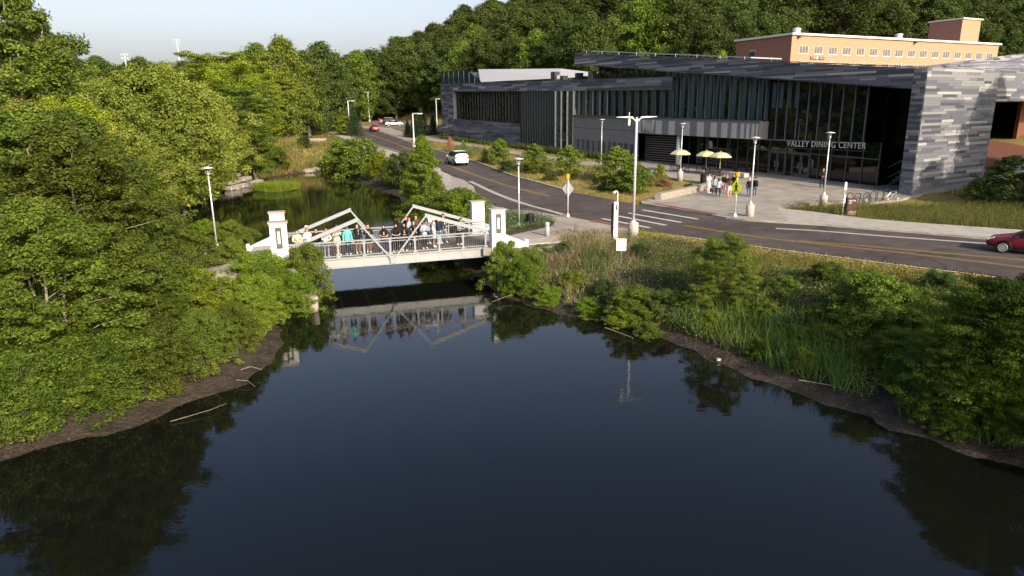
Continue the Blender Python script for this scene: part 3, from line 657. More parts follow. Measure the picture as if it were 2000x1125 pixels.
# ground floor glazing, set back
GY_ = -3.0
xs_ = list(np.arange(19.0, 29.7, 1.52)) + [32.0]
panes(xs_, lambda x: fz(x, GY_) + .18, lambda x: bb(x), GY_, M['glass'], .07, 'mull', .1)
xs_ = [4.9, 6.6, 8.3, 10.0, 11.4, 12.4, 14.6, 15.4, 17.6, 19.0]
tr = lambda x: fz(x, GY_) + 2.75
panes(xs_, tr, lambda x: bz(x) + .02, GY_, M['glass'], .08, 'mull', .12)
panes([xs_[0], xs_[1], xs_[2], xs_[3], xs_[4], xs_[5]], lambda x: fz(x, GY_) + .18, lambda x: tr(x) - .1, GY_, M['glass'], .08, 'mull', .12)
MB().prism(4.9, 19, GY_ - .06, GY_ + .15, tr(4.9) - .1, tr(4.9), tr(19) - .1, tr(19)).build('transom', M['mull'], hallE)
for x0 in (12.4, 15.4):
    for k in range(2):
        a = x0 + .08 + k * 1.06; zb = fz(a, GY_) + .15
        fr = MB(); fr.box(a, a + .12, GY_, GY_ + .07, zb, zb + 2.5); fr.box(a + .88, a + 1.0, GY_, GY_ + .07, zb, zb + 2.5); fr.box(a + .12, a + .88, GY_, GY_ + .07, zb, zb + .28); fr.box(a + .12, a + .88, GY_, GY_ + .07, zb + 2.36, zb + 2.5)
        d_ = fr.build('door', M['mull'], hallE); MB().box(a + .12, a + .88, GY_ - .02, GY_ + .02, zb + .28, zb + 2.36).build('door_pane', M['glass'], d_)
        hx = a + (.8 if k == 0 else .2); MB().tube((hx, GY_ + .14, zb + .8), (hx, GY_ + .14, zb + 1.5), .018, n=6).build('handle', M['steel'], d_)
panes([14.6, 15.4], lambda x: fz(x, GY_) + .18, lambda x: tr(x) - .1, GY_, M['glass'], .08, 'mull', .12); panes([17.6, 19.0], lambda x: fz(x, GY_) + .18, lambda x: tr(x) - .1, GY_, M['glass'], .08, 'mull', .12)
# return glazing at the right corner, running back
def yprism(mb, x, y0, y1, z0, z1): return mb.box(x - .03, x + .03, y0, y1, z0, z1)
for k in range(4):
    MB().box(4.86, 4.9, GY_ - 1.6 * (k + 1), GY_ - 1.6 * k - .05, 1.9, 11.0).build('window_pane', M['glass'], hallE)
MB().prism(1.1, 4.9, -6.2, -6.0, 1.9, 11.3, 1.9, 11.5).build('inner_wall', M['glass'], hallE)
MB().prism(1.1, 60, -9, -8.8, 1.6, 11.2, 2, 15).build('inner_wall', M['dark_in'], hallE)
st = MB()
for k in range(12): st.box(1.3 + k * .3, 1.62 + k * .3, -6.0, -4.6, 1.9 + (11 - k) * .2, 2.0 + (11 - k) * .34)
for q in (0, 1.0): st.bar((1.2, -4.5, 5.0 + q), (4.8, -4.5, 2.8 + q), .06, .09)
st.build('stair', M['fin'], hallE)
MB().prism(1.1, 30, -3.1, -.05, 11.12, 11.18, 13.9, 13.96).build('soffit', M['dark'], hallE)
# name over the doors
tm = text_mesh('VALLEY DINING CENTER', .86, .03, 1.12); tm.materials.append(M['stripe'] if False else mat('sign_letters', (.42, .42, .41), .4))
to = link('lettering', tm, hallE, None, (9.8, -1.22, 5.95)); to.rotation_euler = (R(90), R(-.4), R(180))
dx = max(v.co.x for v in tm.vertices) - min(v.co.x for v in tm.vertices); to.scale = (8.75 / dx, 1, 1)
MB().box(5.4, 14.2, -1.5, -1.28, 5.46, 5.52).build('sign_rail', M['dark'], hallE)
# beyond the lit wall: recess with brown wall, mulch bank, low clad wall
MB().box(1.1, 9, -60, -30, 10.0, 12.83).build('wall', M['clback'], hallE)
MB().box(1.1, 9, -60, -13.3, 9.9, 10.0).build('soffit', M['dark'], hallE)  # soffit added deep over the recess to keep the sun off its walls
MB().box(8.5, 8.7, -60, -13.3, 1.7, 9.9).build('recess_wall', M['dark_in'], hallE)
MB().box(5.0, 5.4, -60, -32, 3.2, 9.88).build('brown_wall', M['brown'], hallE)
mm_ = MB(); mm_.add([(-.4, -13.6, 2.2), (-.4, -24, 5.0), (5, -24, 6.0), (5, -13.6, 4.4)], [(0, 1, 2, 3)]); mm_.build('mulch_bank', M['mulch'], hallE)
for k in range(7):
    a = 13.5 + k * 1.6
    for j in range(3): MB().prism(-a - 1.58, -a, 0, .05, 1.8 + .38 * j + k * .2 + .2, 2.16 + .38 * j + k * .2 + .2, 1.8 + .38 * j + k * .2, 2.16 + .38 * j + k * .2).build('low_wall_panel', CL[rng.choice([1, 2, 2, 3])], hallE).matrix_local = Matrix(((0, -1, 0, -.45), (1, 0, 0, 0), (0, 0, 1, 0), (0, 0, 0, 1)))
# ------------------------------------------------------------------ brick hall on the hill
BX, BY = 53.0, 130.0; bd = np.array([.89, .45]); bn = np.array([-.45, .89]); off = bd * -2.8
br = empty('brick_hall', (BX + off[0], BY + off[1], 0), math.atan2(.45, .89), 'long orange brick residence hall with rows of white-framed windows on the hill', 'building')
MB().box(0, 63.4, 0, 13.4, 8, 22.0).build('wall', [M['brick']], br)
MB().box(-.06, 0, .0, 13.4, 8, 21.98).build('side_wall', M['brick_shade'], br)
MB().box(-.4, 63.8, -.4, 13.8, 22.0, 22.35).build('roof_edge', M['white'], br)
MB().box(-.1, 63.4, .0, 13.4, 22.35, 22.38).build('roof', M['roofw'], br)
nwin = 16; fr0 = MB().box(0, 1.9, -.02, .04, 0, 1.35); 
fm = MB(); fm.box(-.06, 1.96, -.10, .0, -.14, 0.0); fm.box(-.03, .02, -.06, 0, 0, 1.38); fm.box(1.88, 1.93, -.06, 0, 0, 1.38); fm.box(.02, 1.88, -.06, 0, 1.35, 1.38); fm.box(.61, .65, -.04, 0, 0, 1.35); fm.box(1.24, 1.28, -.04, 0, 0, 1.35)
pm = MB().box(.02, 1.88, -.02, .02, 0, 1.35)
f0 = fm.build('window', M['white'], br); p_ = pm.build('pane', M['winpane'], f0)
for r_ in range(3):
    for k in range(nwin):
        if r_ == 0 and k == 0: o = f0
        else: o = copy_tree(f0, br)
        o.location = (2.0 + k * 3.82, 0, 18.95 - 2.7 * r_); o.scale = (1.18, 1, .92)
for z in (18.3, 15.2): 
    MB().box(-.08, -.06, 8.3, 10.0, z - 1.2, z + 1.9).build('side_panel', M['conc2'], br)
    w_ = MB().box(-.14, -.08, 8.45, 9.85, z + .2, z + 1.5).build('window', M['dark'], br)
MB().box(55.8, 62.4, 4, 11.3, 22.3, 27.5).build('tower', M['brick'], br); MB().box(55.7, 55.8, 4, 11.3, 22.38, 27.48).build('tower_side', M['brick_shade'], br)
MB().box(55.5, 62.7, 3.7, 11.6, 27.5, 27.75).build('tower_roof', M['white'], br)
for x in (5.5, 35): MB().lathe([(.9, 0), (.9, .25), (.65, .3), (.65, 1.0), (.75, 1.05), (.75, 1.3), (.2, 1.45)], 14).build('roof_vent', M['galv'], br, loc=(x, 4, 22.38))
for x in (1.2, 34): MB().box(x, x + .5, -.5, -.1, 21.5, 21.8).build('flood_light', M['dark'], br)
sg = MB().box(5.0, 8.6, -.12, -.02, 17.95, 18.43).build('name_board', M['darkb'], br)
tm = text_mesh('STINSON  HALL', .42, .01, 1.1); tm.materials.append(M['white']); t_ = link('lettering', tm, sg, None, (6.8, -.14, 18.19)); t_.rotation_euler = (R(90), 0, 0)
MB().add([(6.72, -.16, 18.55), (6.47, -.16, 18.24), (6.72, -.16, 17.93), (6.97, -.16, 18.24)], [(0, 1, 2, 3)]).build('emblem', M['white'], sg)
# ------------------------------------------------------------------ footbridge (local x along the span, y away from the camera, z above water)
BA = np.array([-11.406, 37.705]); BU = np.array([.9534, .3017]); BN = np.array([-.3017, .9534])
bridge = empty('footbridge', (BA[0], BA[1], 0), math.atan2(BU[1], BU[0]), 'pale grey steel footbridge with angled truss arms over the pond', 'bridge')
BWD = 4.0; DZ = 1.78
def bw(x, y): p = BA + BU * x + BN * y; return (float(p[0]), float(p[1]))
g_ = M['girder']
for y in (0, BWD):
    m = MB(); m.box(-2.2, 11.9, y - .05, y + .05, 1.24, 1.74); m.box(-2.2, 11.9, y - .14, y + .14, 1.72, 1.78); m.box(-2.2, 11.9, y - .14, y + .14, 1.20, 1.25); m.build('girder', g_, bridge)
m = MB()
for k in range(9): m.box(-1.6 + k * 1.6, -1.5 + k * 1.6, .06, BWD - .06, 1.3, 1.62)
m.build('cross_beam', M['galv'], bridge)
m = MB()
for k in range(100):
    x = -2.2 + k * .142; m.box(x, x + .134, .12, BWD - .12, DZ - .10, DZ)
tag(m.build('deck_boards', mat('deck_wood', (.16, .115, .09), .85, noise=.25, nscale=5), bridge), kind='stuff')
posts = [-1.32, .11, 1.6, 3.06, 4.55, 6.0, 7.45, 8.9, 10.3]
for y, sg_ in ((0, -1), (BWD, 1)):
    for x in posts:
        m = MB(); m.box(x - .05, x + .05, y + sg_ * .02 - .05, y + sg_ * .02 + .05, 1.42, 2.68); m.box(x - .12, x + .12, y + sg_ * .02 - .08, y + sg_ * .02 + .08, 1.80, 1.90); m.box(x - .11, x + .11, y + sg_ * .02 - .07, y + sg_ * .02 + .07, 2.50, 2.58)
        m.build('post', M['offwhite'], bridge)
    MB().box(-1.9, 11.4, y - .09, y + .09, 2.69, 2.75).build('top_rail', M['offwhite'], bridge)
    MB().box(-1.9, 11.4, y - .03, y + .03, 2.54, 2.58).build('middle_rail', M['offwhite'], bridge)
    MB().box(-1.9, 11.4, y - .03, y + .03, 1.86, 1.90).build('bottom_rail', M['offwhite'], bridge)
    m = MB(); q = -sg_ * .06
    for k in range(int(13.2 / .125)): x = -1.88 + k * .125; m.tube((x, y + q, 1.84), (x, y + q, 2.56), .011, n=5)
    tag(m.build('balusters', M['steel'], bridge), kind='stuff')
    # truss arms: deep chord up to an apex, slim diagonal down to the V at mid span
    for ax, az, cx, cz in ((2.72, 3.92, -1.35, 2.42), (6.72, 3.95, 11.7, 2.36)):
        yy = y + sg_ * .13
        MB().bar((cx, yy, cz), (ax, yy, az), .13, .20).build('truss_chord', M['offwhite'], bridge)
        MB().bar((ax, yy, az), (4.66, yy, 1.42), .09, .09).build('truss_diagonal', M['offwhite'], bridge)
        MB().box(ax - .07, ax + .07, yy - .07, yy + .07, az - .11, az + .11).build('truss_joint', M['offwhite'], bridge)
    MB().box(4.5, 4.82, y + sg_ * .06, y + sg_ * .2, 1.27, 1.6).build('gusset', M['offwhite'], bridge)
for y in (0, BWD):
    for x, t in ((.28, .4),):
        MB().box(-.05, .1, y + (-.3 if y == 0 else .06) + .05, y + (.19 if y == 0 else .3), 2.82, 3.1).build('splice_plate', M['white'], bridge)
# abutments
M['abut'] = mat('abutment_concrete', (.16, .14, .12), .9, noise=.3, nscale=2, bump=.4)
for x0, x1, nm in ((11.15, 15.3, 'abutment'), (-5.4, -1.75, 'abutment')):
    MB().box(x0, x1, -.9, BWD + .9, -.6, 1.70).build(nm, M['abut'], bridge)
MB().box(11.9, 15.3, .0, BWD, 1.70, 1.785).build('landing', M['conc2'], bridge); MB().box(-5.4, -2.2, 0, BWD, 1.70, 1.785).build('landing', M['conc2'], bridge)
# white gate pylons
def pylon(x, y, w, d, top, lab, wing, emb=True):
    e = empty('bridge_pylon', (*bw(x, y), 1.0), math.atan2(BU[1], BU[0]), lab, 'pylon', 'white pylons at the ends of the footbridge')
    MB().box(-w / 2, w / 2, -d / 2, d / 2, 0, top - 1.0 - .08).build('shaft', M['white'], e)
    MB().box(-w / 2 - .07, w / 2 + .07, -d / 2 - .07, d / 2 + .07, top - 1.08, top - 1.0).build('cap', M['conc2'], e)
    fr = MB(); z0, z1 = top - 2.45, top - 1.28
    fr.box(-.16, -.07, -d / 2 - .03, -d / 2, z0, z1); fr.box(.07, .16, -d / 2 - .03, -d / 2, z0, z1); fr.box(-.07, .07, -d / 2 - .03, -d / 2, z0, z0 + .26); fr.box(-.07, .07, -d / 2 - .03, -d / 2, z1 - .22, z1)
    if emb: fr.build('emblem_frame', M['emblem'], e)
    MB().box(-w / 2 - .02, w / 2 + .02, -d / 2 - .02, d / 2 + .02, 0, .95).build('plinth', M['white'], e)
    if wing:
        MB().prism(*sorted((wing * (w / 2), wing * (w / 2 + 1.35))), -.12, .12, .3, *( (1.55, .3, 1.0) if wing > 0 else (1.0, .3, 1.55))).build('wing_wall', M['white'], e)
        MB().box(*sorted((wing * (w / 2 + 1.3), wing * (w / 2 + 1.5))), -.2, .2, .2, 1.15).build('end_block', M['white'], e)
    return e
pylon(10.98, -.32, .84, .6, 4.14, 'nearer white pylon at the road end of the footbridge', 1)
pylon(10.98, BWD + .35, .84, .6, 4.04, 'farther white pylon at the road end of the footbridge', 1, False)
pylon(-1.5, -.32, .90, .6, 4.12, 'nearer white pylon among the bushes at the wooded end of the footbridge', 0)
pylon(-1.62, BWD + .35, .86, .6, 4.04, 'farther white pylon at the wooded end of the footbridge', -1, False)

for k in range(9):
    x = posts[k]; MB().box(x - .09, x + .09, -.075, -.055, 1.30, 1.68).build('stiffener', M['girder'], bridge)
# ------------------------------------------------------------------ street furniture
def gzp(y, dz=0.): return float(G0(y)) + dz
def disc_lamp(px, py, htop, lab, base=True, hd=.1):
    x, y = PG(px, py, hd); e = empty('street_lamp', (x, y, gzp(y, hd)), R(20), lab, 'street lamp', 'round-topped lamps along the paths and road')
    z0 = 0
    if base: MB().lathe([(.30, -.2), (.30, .88), (.27, .92)], 18).build('concrete_base', M['conc3'], e, True); z0 = .92
    MB().lathe([(.15, z0), (.15, z0 + .06), (.10, z0 + .2), (.062, z0 + .25)], 12).build('foot', M['galv'], e, True)
    MB().tube((0, 0, z0), (0, 0, htop - .5), .052, .044, 12).build('pole', M['galv'], e, True)
    MB().lathe([(.07, htop - .52), (.10, htop - .45), (.10, htop - .32), (.04, htop - .3), (.03, htop - .1), (.04, htop - .1), (.12, htop - .05)], 14).build('lantern', M['steel'], e, True)
    m = MB()
    for k in range(4): t = k * math.pi / 2; m.tube((.09 * math.cos(t), .09 * math.sin(t), htop - .4), (.16 * math.cos(t), .16 * math.sin(t), htop - .03), .012, n=5)
    m.build('bracket', M['galv'], e)
    MB().lathe([(.06, htop - .06), (.38, htop - .045), (.39, htop - .03), (.20, htop + .02), (.03, htop + .06)], 22).build('disc_shade', M['galv'], e, True)
    return e
disc_lamp(424, 482, 4.95, 'round-topped lamp standing among bushes at the wooded end of the bridge', False, .0)
disc_lamp(1014, 441, 4.75, 'round-topped lamp without a concrete base, in the planting bed by the bridge', False)
disc_lamp(1174, 331, 6.0, 'round-topped lamp in the planting in front of the plain grey wall', True, 0.)
disc_lamp(1328, 351, 5.9, 'round-topped lamp beside the yellow umbrellas at the column')
disc_lamp(1464, 423, 5.85, 'round-topped lamp just right of the yellow crossing sign')
disc_lamp(1607, 403, 5.95, 'round-topped lamp in front of the hall lettering near the bike racks')
# tall twin-arm lamp at the crossing
x, y = PG(1236, 466, .05); e = empty('road_lamp', (x, y, gzp(y, .05)), R(10), 'tall lamp with two flat arms and a camera beside the crossing', 'street lamp')
MB().lathe([(.33, -.2), (.33, 1.0), (.30, 1.05)], 18).build('concrete_base', M['conc3'], e, True)
MB().tube((0, 0, 1.05), (0, 0, 7.55), .09, .07, 14).build('pole', M['galv'], e, True)
MB().lathe([(.20, 1.05), (.2, 1.1), (.12, 1.2)], 12).build('foot', M['galv'], e, True)
for s in (-1, 1):
    m = MB(); m.path([(0, 0, 7.25), (s * .16, 0, 7.42), (s * .32, 0, 7.52)], .05, 8); m.build('arm', M['galv'], e, True)
    m = MB(); vs = []
    for xx, w_, z_, h_ in ((.25, .07, 7.50, .09), (.6, .16, 7.52, .09), (1.1, .13, 7.55, .05), (1.3, .05, 7.56, .03)): vs += [(s * xx, -w_, z_), (s * xx, w_, z_), (s * xx, w_ * .7, z_ + h_), (s * xx, -w_ * .7, z_ + h_)]
    fs = [(0, 1, 2, 3), (12, 15, 14, 13)]
    for k in range(3):
        for j in range(4): fs.append((4 * k + j, 4 * k + (j + 1) % 4, 4 * k + 4 + (j + 1) % 4, 4 * k + 4 + j))
    m.add(vs, fs).build('luminaire', M['galv'], e)
m = MB(); m.box(-.55, -.43, -.08, .08, 7.2, 7.45); m.lathe([(.05, 7.05), (.09, 7.12), (.06, 7.2)], 10, (-.49, 0, 0)); m.tube((-.49, 0, 7.4), (-.49, 0, 7.85), .025); m.build('camera', M['white'], e)
# emergency call post
x, y = PG(1199, 470, .1); e = empty('call_post', (x, y, gzp(y, .1)), R(25), 'tall white emergency call post with dark edge and a small curved lamp', 'call post')
MB().box(-.13, .17, -.14, .14, 0, 2.45).build('column', M['white'], e); MB().box(-.17, -.132, -.12, .12, .05, 2.35).build('side_strip', M['dark'], e)
MB().box(-.16, -.10, -.16, .16, 2.46, 2.5).build('cap', M['steel'], e)
m = MB(); m.path([(.20, 0, 2.1), (.20, 0, 2.98), (.16, 0, 3.08), (.06, 0, 3.12), (-.02, 0, 3.1)], .03, 8); m.build('lamp_arm', M['white'], e, True)
MB().lathe([(.10, 2.98), (.12, 3.04), (.05, 3.1)], 12, (-.06, 0, 0)).build('lamp_head', M['white'], e, True)
m = MB(); m.box(.0, .10, -.16, -.14, 1.95, 2.3); m.box(-.01, .09, -.18, -.16, 2.0, 2.1); m.build('call_panel', M['dark'], e)
# crossing signs with beacons
def diamond_sign(px, py, rz, lab, front, h=3.05):
    x, y = PG(px, py, .12); e = empty('crossing_sign', (x, y, gzp(y, .12)), rz, lab, 'road sign')
    MB().lathe([(.17, 0), (.17, .08), (.07, .28), (.05, .3)], 10).build('foot', M['galv'], e, True)
    MB().tube((0, 0, .2), (0, 0, h), .05, n=10).build('pole', M['galv'], e, True)
    zc = h - .85; a = .45; b_ = .62
    m = MB(); vs = [(0, -.075, zc - b_), (a, -.075, zc), (0, -.075, zc + b_), (-a, -.075, zc)]; vs += [(q[0], -.06, q[2]) for q in vs]
    s_ = m.add(vs, [(0, 1, 2, 3), (7, 6, 5, 4), (0, 4, 5, 1), (1, 5, 6, 2), (2, 6, 7, 3), (3, 7, 4, 0)]).build('sign_plate', M['signy'] if front else M['sback'], e)
    if front:
        p = MB(); Y0, Y1 = -.085, -.076
        def bar2(x0, z0, x1, z1, w):
            d = Vector((x1 - x0, 0, z1 - z0)).normalized(); nn = Vector((-d.z, 0, d.x)) * w / 2
            q = [Vector((x0, Y0, z0)) + nn, Vector((x0, Y0, z0)) - nn, Vector((x1, Y0, z1)) - nn, Vector((x1, Y0, z1)) + nn]; p.add([*q, *[v + Vector((0, .008, 0)) for v in q]], [(0, 1, 2, 3), (7, 6, 5, 4), (0, 4, 5, 1), (1, 5, 6, 2), (2, 6, 7, 3), (3, 7, 4, 0)])
        p.add([(.065 * math.cos(t) , Y0, zc + .30 + .065 * math.sin(t)) for t in np.linspace(0, 5.5, 8)], [tuple(range(8))])
        bar2(0, zc + .22, .0, zc - .02, .13); bar2(0, zc - .02, -.12, zc - .33, .075); bar2(0.01, zc - .02, .12, zc - .30, .075); bar2(0, zc + .18, -.15, zc + .02, .05); bar2(0, zc + .18, .15, zc + .06, .05)
        p.build('walking_figure', M['black'], s_)
    m = MB(); m.box(-.11, .11, -.13, .1, h - .06, h + .28); m.build('beacon', M['amber'], e)
    m = MB(); m.tube((0, -.14, h + .11), (0, -.30, h + .13), .11, .10, 12, False); m.tube((0, -.135, h + .11), (0, -.15, h + .11), .09, n=12); m.build('beacon_hood', M['amber'], e)
    MB().lathe([(.03, h + .28), (.05, h + .36), (.02, h + .38)], 8).build('finial', M['black'], e)
diamond_sign(1435, 423, R(-48), 'yellow-green diamond sign with a walking figure and an amber beacon', True)
diamond_sign(1109, 424, R(172), 'grey back of a diamond crossing sign with amber beacon beside the road', False, 3.0)
def plate_sign(px, py, h, w, ph, rz, lab, m_, two=False, pw=.03, dz=0., name='sign', pm='galv'):
    x, y = PG(px, py, dz); e = empty(name, (x, y, gzp(y, dz)), rz, lab, 'sign')
    MB().tube((0, 0, 0), (0, 0, h), pw, n=8).build('post', M[pm], e)
    MB().box(-w / 2, w / 2, -.05, -.03, h - ph, h).build('sign_plate', M[m_], e); return e
x, y = P0(1212, 535, 1.0); e = empty('sign', (x, y, .7), R(-8), 'small white sign back on a thin post among the bank grasses', 'sign')
MB().tube((0, .05, 0), (0, .05, 2.2), .03, n=8).build('post', M['steel'], e); MB().box(-.27, .27, 0, .02, 1.6, 2.28).build('sign_plate', M['white'], e)
plate_sign(852, 362, 1.95, .42, .5, R(-10), 'small grey sign on a post beside the poplar-like tree', 'sback')
plate_sign(676, 262, 2.3, 1.5, .8, R(-35), 'brown-red board on a post beside the far bend of the road', 'brown', pm='wood')
plate_sign(658, 240, 3.2, 1.6, .9, R(-35), 'brown board on a post beneath the big trees across the far bend', 'brown', pm='wood')
plate_sign(827, 266, 3.2, .3, .4, R(60), 'thin dark post with an edge-on sign by the spruces', 'dark', pm='dark')
for px, lab in ((753, 'white sign at the back of the car park, left of the other two'), (798, 'white sign at the back of the car park, between the other two'), (812, 'narrow sign at the back of the car park nearest the building')):
    plate_sign(px, 221, 2.4, .55 if px < 800 else .25, .65, R(-5), lab, 'white')
# bus stop post
x, y = PG(1645, 421); e = empty('bus_stop_post', (x, y, gzp(y)), R(15), 'white bus stop post with a rounded sign and timetable case', 'sign post')
MB().tube((0, 0, 0), (0, 0, 2.55), .03, n=8).build('post', M['galv'], e)
m = MB(); m.box(-.10, .10, -.05, -.02, 1.95, 2.45); m.tube((0, -.05, 2.45), (0, -.02, 2.45), .10, n=16); m.build('sign_plate', M['white'], e)
MB().box(-.07, .07, -.07, -.03, .95, 1.6).build('timetable_case', M['white'], e); MB().tube((0, -.052, 2.32), (0, -.055, 2.32), .045, n=10).build('emblem', M['red'], e)
# brown board with name
x, y = PG(1661, 420); e = empty('name_board', (x, y, gzp(y)), R(14), 'low dark brown board naming the hall, on a pale stone foot', 'sign')
MB().box(-.36, .36, -.12, .12, 0, .32).build('foot', M['conc3'], e); MB().box(-.42, .42, -.09, .09, .32, 1.28).build('board', M['darkb'], e); MB().box(-.52, -.42, -.11, .11, .15, 1.36).build('side_post', M['black'], e)
for t, z, w_ in (('Valley Dining', 1.12, .62), ('Center', .95, .32)):
    tm = text_mesh(t, .16, .004); tm.materials.append(M['white']); dx = max(v.co.x for v in tm.vertices) - min(v.co.x for v in tm.vertices)
    o = link('lettering', tm, e, None, (-.05 if t[0] == 'V' else -.2, -.095, z)); o.rotation_euler = (R(90), 0, 0); o.scale = (w_ / dx, 1, 1)
MB().add([(.0, -.1, .45), (.07, -.1, .36), (0, -.1, .27), (-.07, -.1, .36)], [(0, 1, 2, 3)]).build('emblem', M['red'], e)
# bollards and bins
for px, py, lab in ((1069, 461, 'white bollard on the concrete by the road end of the bridge'), (401, 516, 'white bollard on the path at the wooded end of the bridge')):
    x, y = PG(px, py, .1); m = MB(); m.lathe([(.14, 0), (.14, .82), (.12, .9), (.03, .93)], 18); e = empty('bollard', (x, y, gzp(y, .1)), 0, lab, 'bollard'); m.build('post', M['galv'], e, True); MB().lathe([(.145, .70), (.145, .76)], 18).build('band', M['steel'], e)
def bin_(px, py, lab):
    x, y = PG(px, py, .1); e = empty('litter_bin', (x, y, gzp(y, .1)), .3, lab, 'litter bin')
    m = MB()
    for k in range(20): t = k * .314; m.box(-.03, .03, .27, .30, .06, .82, Matrix.Rotation(t, 4, 'Z'))
    m.build('slats', M['black'], e); MB().lathe([(.26, .04), (.26, .84)], 18).build('liner', M['dark'], e); MB().lathe([(.31, .82), (.33, .88), (.2, .96), (.12, .96)], 18).build('lid', M['black'], e, True)
bin_(1035, 443, 'black slatted litter bin in the planting bed by the bridge'); bin_(1373, 357, 'dark litter bin at the far end of the plaza bench wall')
# far street lights
def far_lamp(px, py, ptop, Lx, double, lab, grp='tall street lights along the far road', sc_=1.):
    x, y = PG(px, py); z0 = gzp(y); d = PY(px, ptop, y); h = d[2] - z0; e = empty('street_light', (x, y, z0), 0, lab, 'street light', grp)
    MB().lathe([(.3, 0), (.3, .6)], 12).build('base', M['conc3'], e); MB().tube((0, 0, .5), (0, 0, h), .14 * sc_, .10 * sc_, 8).build('pole', M['galv'], e)
    MB().tube((0, 0, h), (Lx * .55, 0, h + .02), .07 * sc_, n=6).build('arm', M['galv'], e)
    MB().box(min(Lx * .5, Lx), max(Lx * .5, Lx), -.18, .18, h - .08, h + .08).build('luminaire', M['galv'], e)
    if double: MB().tube((0, 0, h), (-Lx * .55, 0, h + .02), .07, n=6).build('arm', M['galv'], e); MB().box(-Lx, -Lx * .5, -.18, .18, h - .08, h + .08).build('luminaire', M['galv'], e)
far_lamp(684, 265, 197, 1.5, False, 'single-arm street light beside the far bend of the road')
far_lamp(809, 287, 222, 1.7, False, 'single-arm street light rising behind the poplar-like tree')
far_lamp(854, 258, 193, .9, False, 'single-arm street light against the left corner of the hall')
far_lamp(698, 231, 174, 1.2, True, 'left of the two twin-head lights in the car park')
far_lamp(722, 238, 180, 1.2, True, 'right of the two twin-head lights in the car park')
for px, pt, Y in ((243, 105, 230), (345, 77, 260)):
    x, y, zt = PY(px, pt, Y); z0 = gz(x, Y); e = empty('stadium_light', (x, Y, z0), 0, 'pale floodlight mast beyond the trees, ' + ('the shorter one further left' if px < 300 else 'the taller one further right'), 'floodlight')
    MB().tube((0, 0, 0), (0, 0, zt - z0), .32, .2, 8).build('pole', M['galv'], e)
    for r_ in range(2):
        MB().box(-1.3, 1.3, -.1, .1, zt - z0 - .1 - r_ * 1.1, zt - z0 - r_ * 1.1).build('crossbar', M['galv'], e)
        for k in range(3): MB().lathe([(.15, 0), (.36, .35)], 10, (-1 + k, -.2, zt - z0 - .5 - r_ * 1.1)).build('lamp', M['white'], e)
# bench wall of weathered timber and concrete in the plaza
A = np.array(PG(1290, 392, .1)); B = np.array(PG(1424, 361, .1)); t = (B - A); L = np.linalg.norm(t); t /= L
e = empty('bench_wall', (A[0], A[1], gzp(A[1], .05)), math.atan2(t[1], t[0]), 'long low grey bench wall with grooved boards edging the plaza planting', 'bench wall')
sl_ = .033 * t[1] 
MB().prism(0, L, 0, .6, -.2, .62, -.2 + sl_ * L, .55 + sl_ * L).build('core', M['conc3'], e)
for k in range(9):
    a, b_ = L * k / 9 + .02, L * (k + 1) / 9 - .02
    for j in range(3): MB().prism(a, b_, -.04, -.0, .08 + j * .17 + sl_ * a, .22 + j * .17 + sl_ * a, .08 + j * .17 + sl_ * b_, .22 + j * .17 + sl_ * b_).build('board', M['wood'], e)
    MB().prism(a, b_, -.05, .6, .625 + sl_ * a - .07 * k / 9, .68 + sl_ * a - .07 * k / 9, .625 + sl_ * b_ - .07 * (k + 1) / 9, .68 + sl_ * b_ - .07 * (k + 1) / 9).build('top_board', M['wood'], e)
x, y = fl(19, -2.2); MB().box(-2.6, 2.6, -.4, .4, 0, .45).build('low_bench', M['conc3'], None, loc=(x, y, gzp(y, .13))).rotation_euler = (0, 0, bang); tag(bpy.data.objects['low_bench'], 'low plain concrete bench before the ground floor glass', 'bench')
# cafe tables, chairs, umbrellas
def umbrella_set(px, py, lab):
    x, y = PG(px, py, .13); z = gzp(y, .13); t_ = empty('cafe_table', (x, y, z), .3, 'round black cafe table under ' + lab.replace(' between the other two', ' in the middle').replace(', left of the other two', '').replace(', right of the other two', ''), 'table', 'black cafe tables by the glass front')
    MB().lathe([(.55, .70), (.56, .72), (.55, .74)], 20).build('table_top', M['black'], t_); MB().tube((0, 0, 0), (0, 0, .7), .04).build('pedestal', M['black'], t_); MB().lathe([(.3, 0), (.28, .03), (.05, .06)], 14).build('foot', M['black'], t_)
    u = empty('umbrella', (x, y, z), .2, lab, 'umbrella', 'pale yellow umbrellas by the glass front')
    MB().tube((0, 0, .1), (0, 0, 2.5), .035, n=8).build('pole', M['umb'], u)
    m = MB(); n = 8; vs = [(0, 0, 2.62)]
    for k in range(n): a = 2 * math.pi * k / n; vs.append((.7 * math.cos(a), .7 * math.sin(a), 2.47))
    for k in range(n): a = 2 * math.pi * k / n; vs.append((1.22 * math.cos(a), 1.22 * math.sin(a), 2.13))
    for k in range(n): a = 2 * math.pi * k / n; vs.append((1.23 * math.cos(a), 1.23 * math.sin(a), 2.02))
    fs = [(0, 1 + k, 1 + (k + 1) % n) for k in range(n)] + [(1 + k, 9 + k, 9 + (k + 1) % n, 1 + (k + 1) % n) for k in range(n)] + [(9 + k, 17 + k, 17 + (k + 1) % n, 9 + (k + 1) % n) for k in range(n)]
    m.add(vs, fs).build('canopy', M['umb'], u); m = MB()
    for k in range(n): a = 2 * math.pi * k / n; m.tube((0, 0, 2.3), (1.2 * math.cos(a), 1.2 * math.sin(a), 2.1), .01, n=4)
    m.build('ribs', M['galv'], u); MB().lathe([(.03, 2.6), (.05, 2.68), (.01, 2.72)], 8).build('finial', M['umb'], u)
    return x, y, z
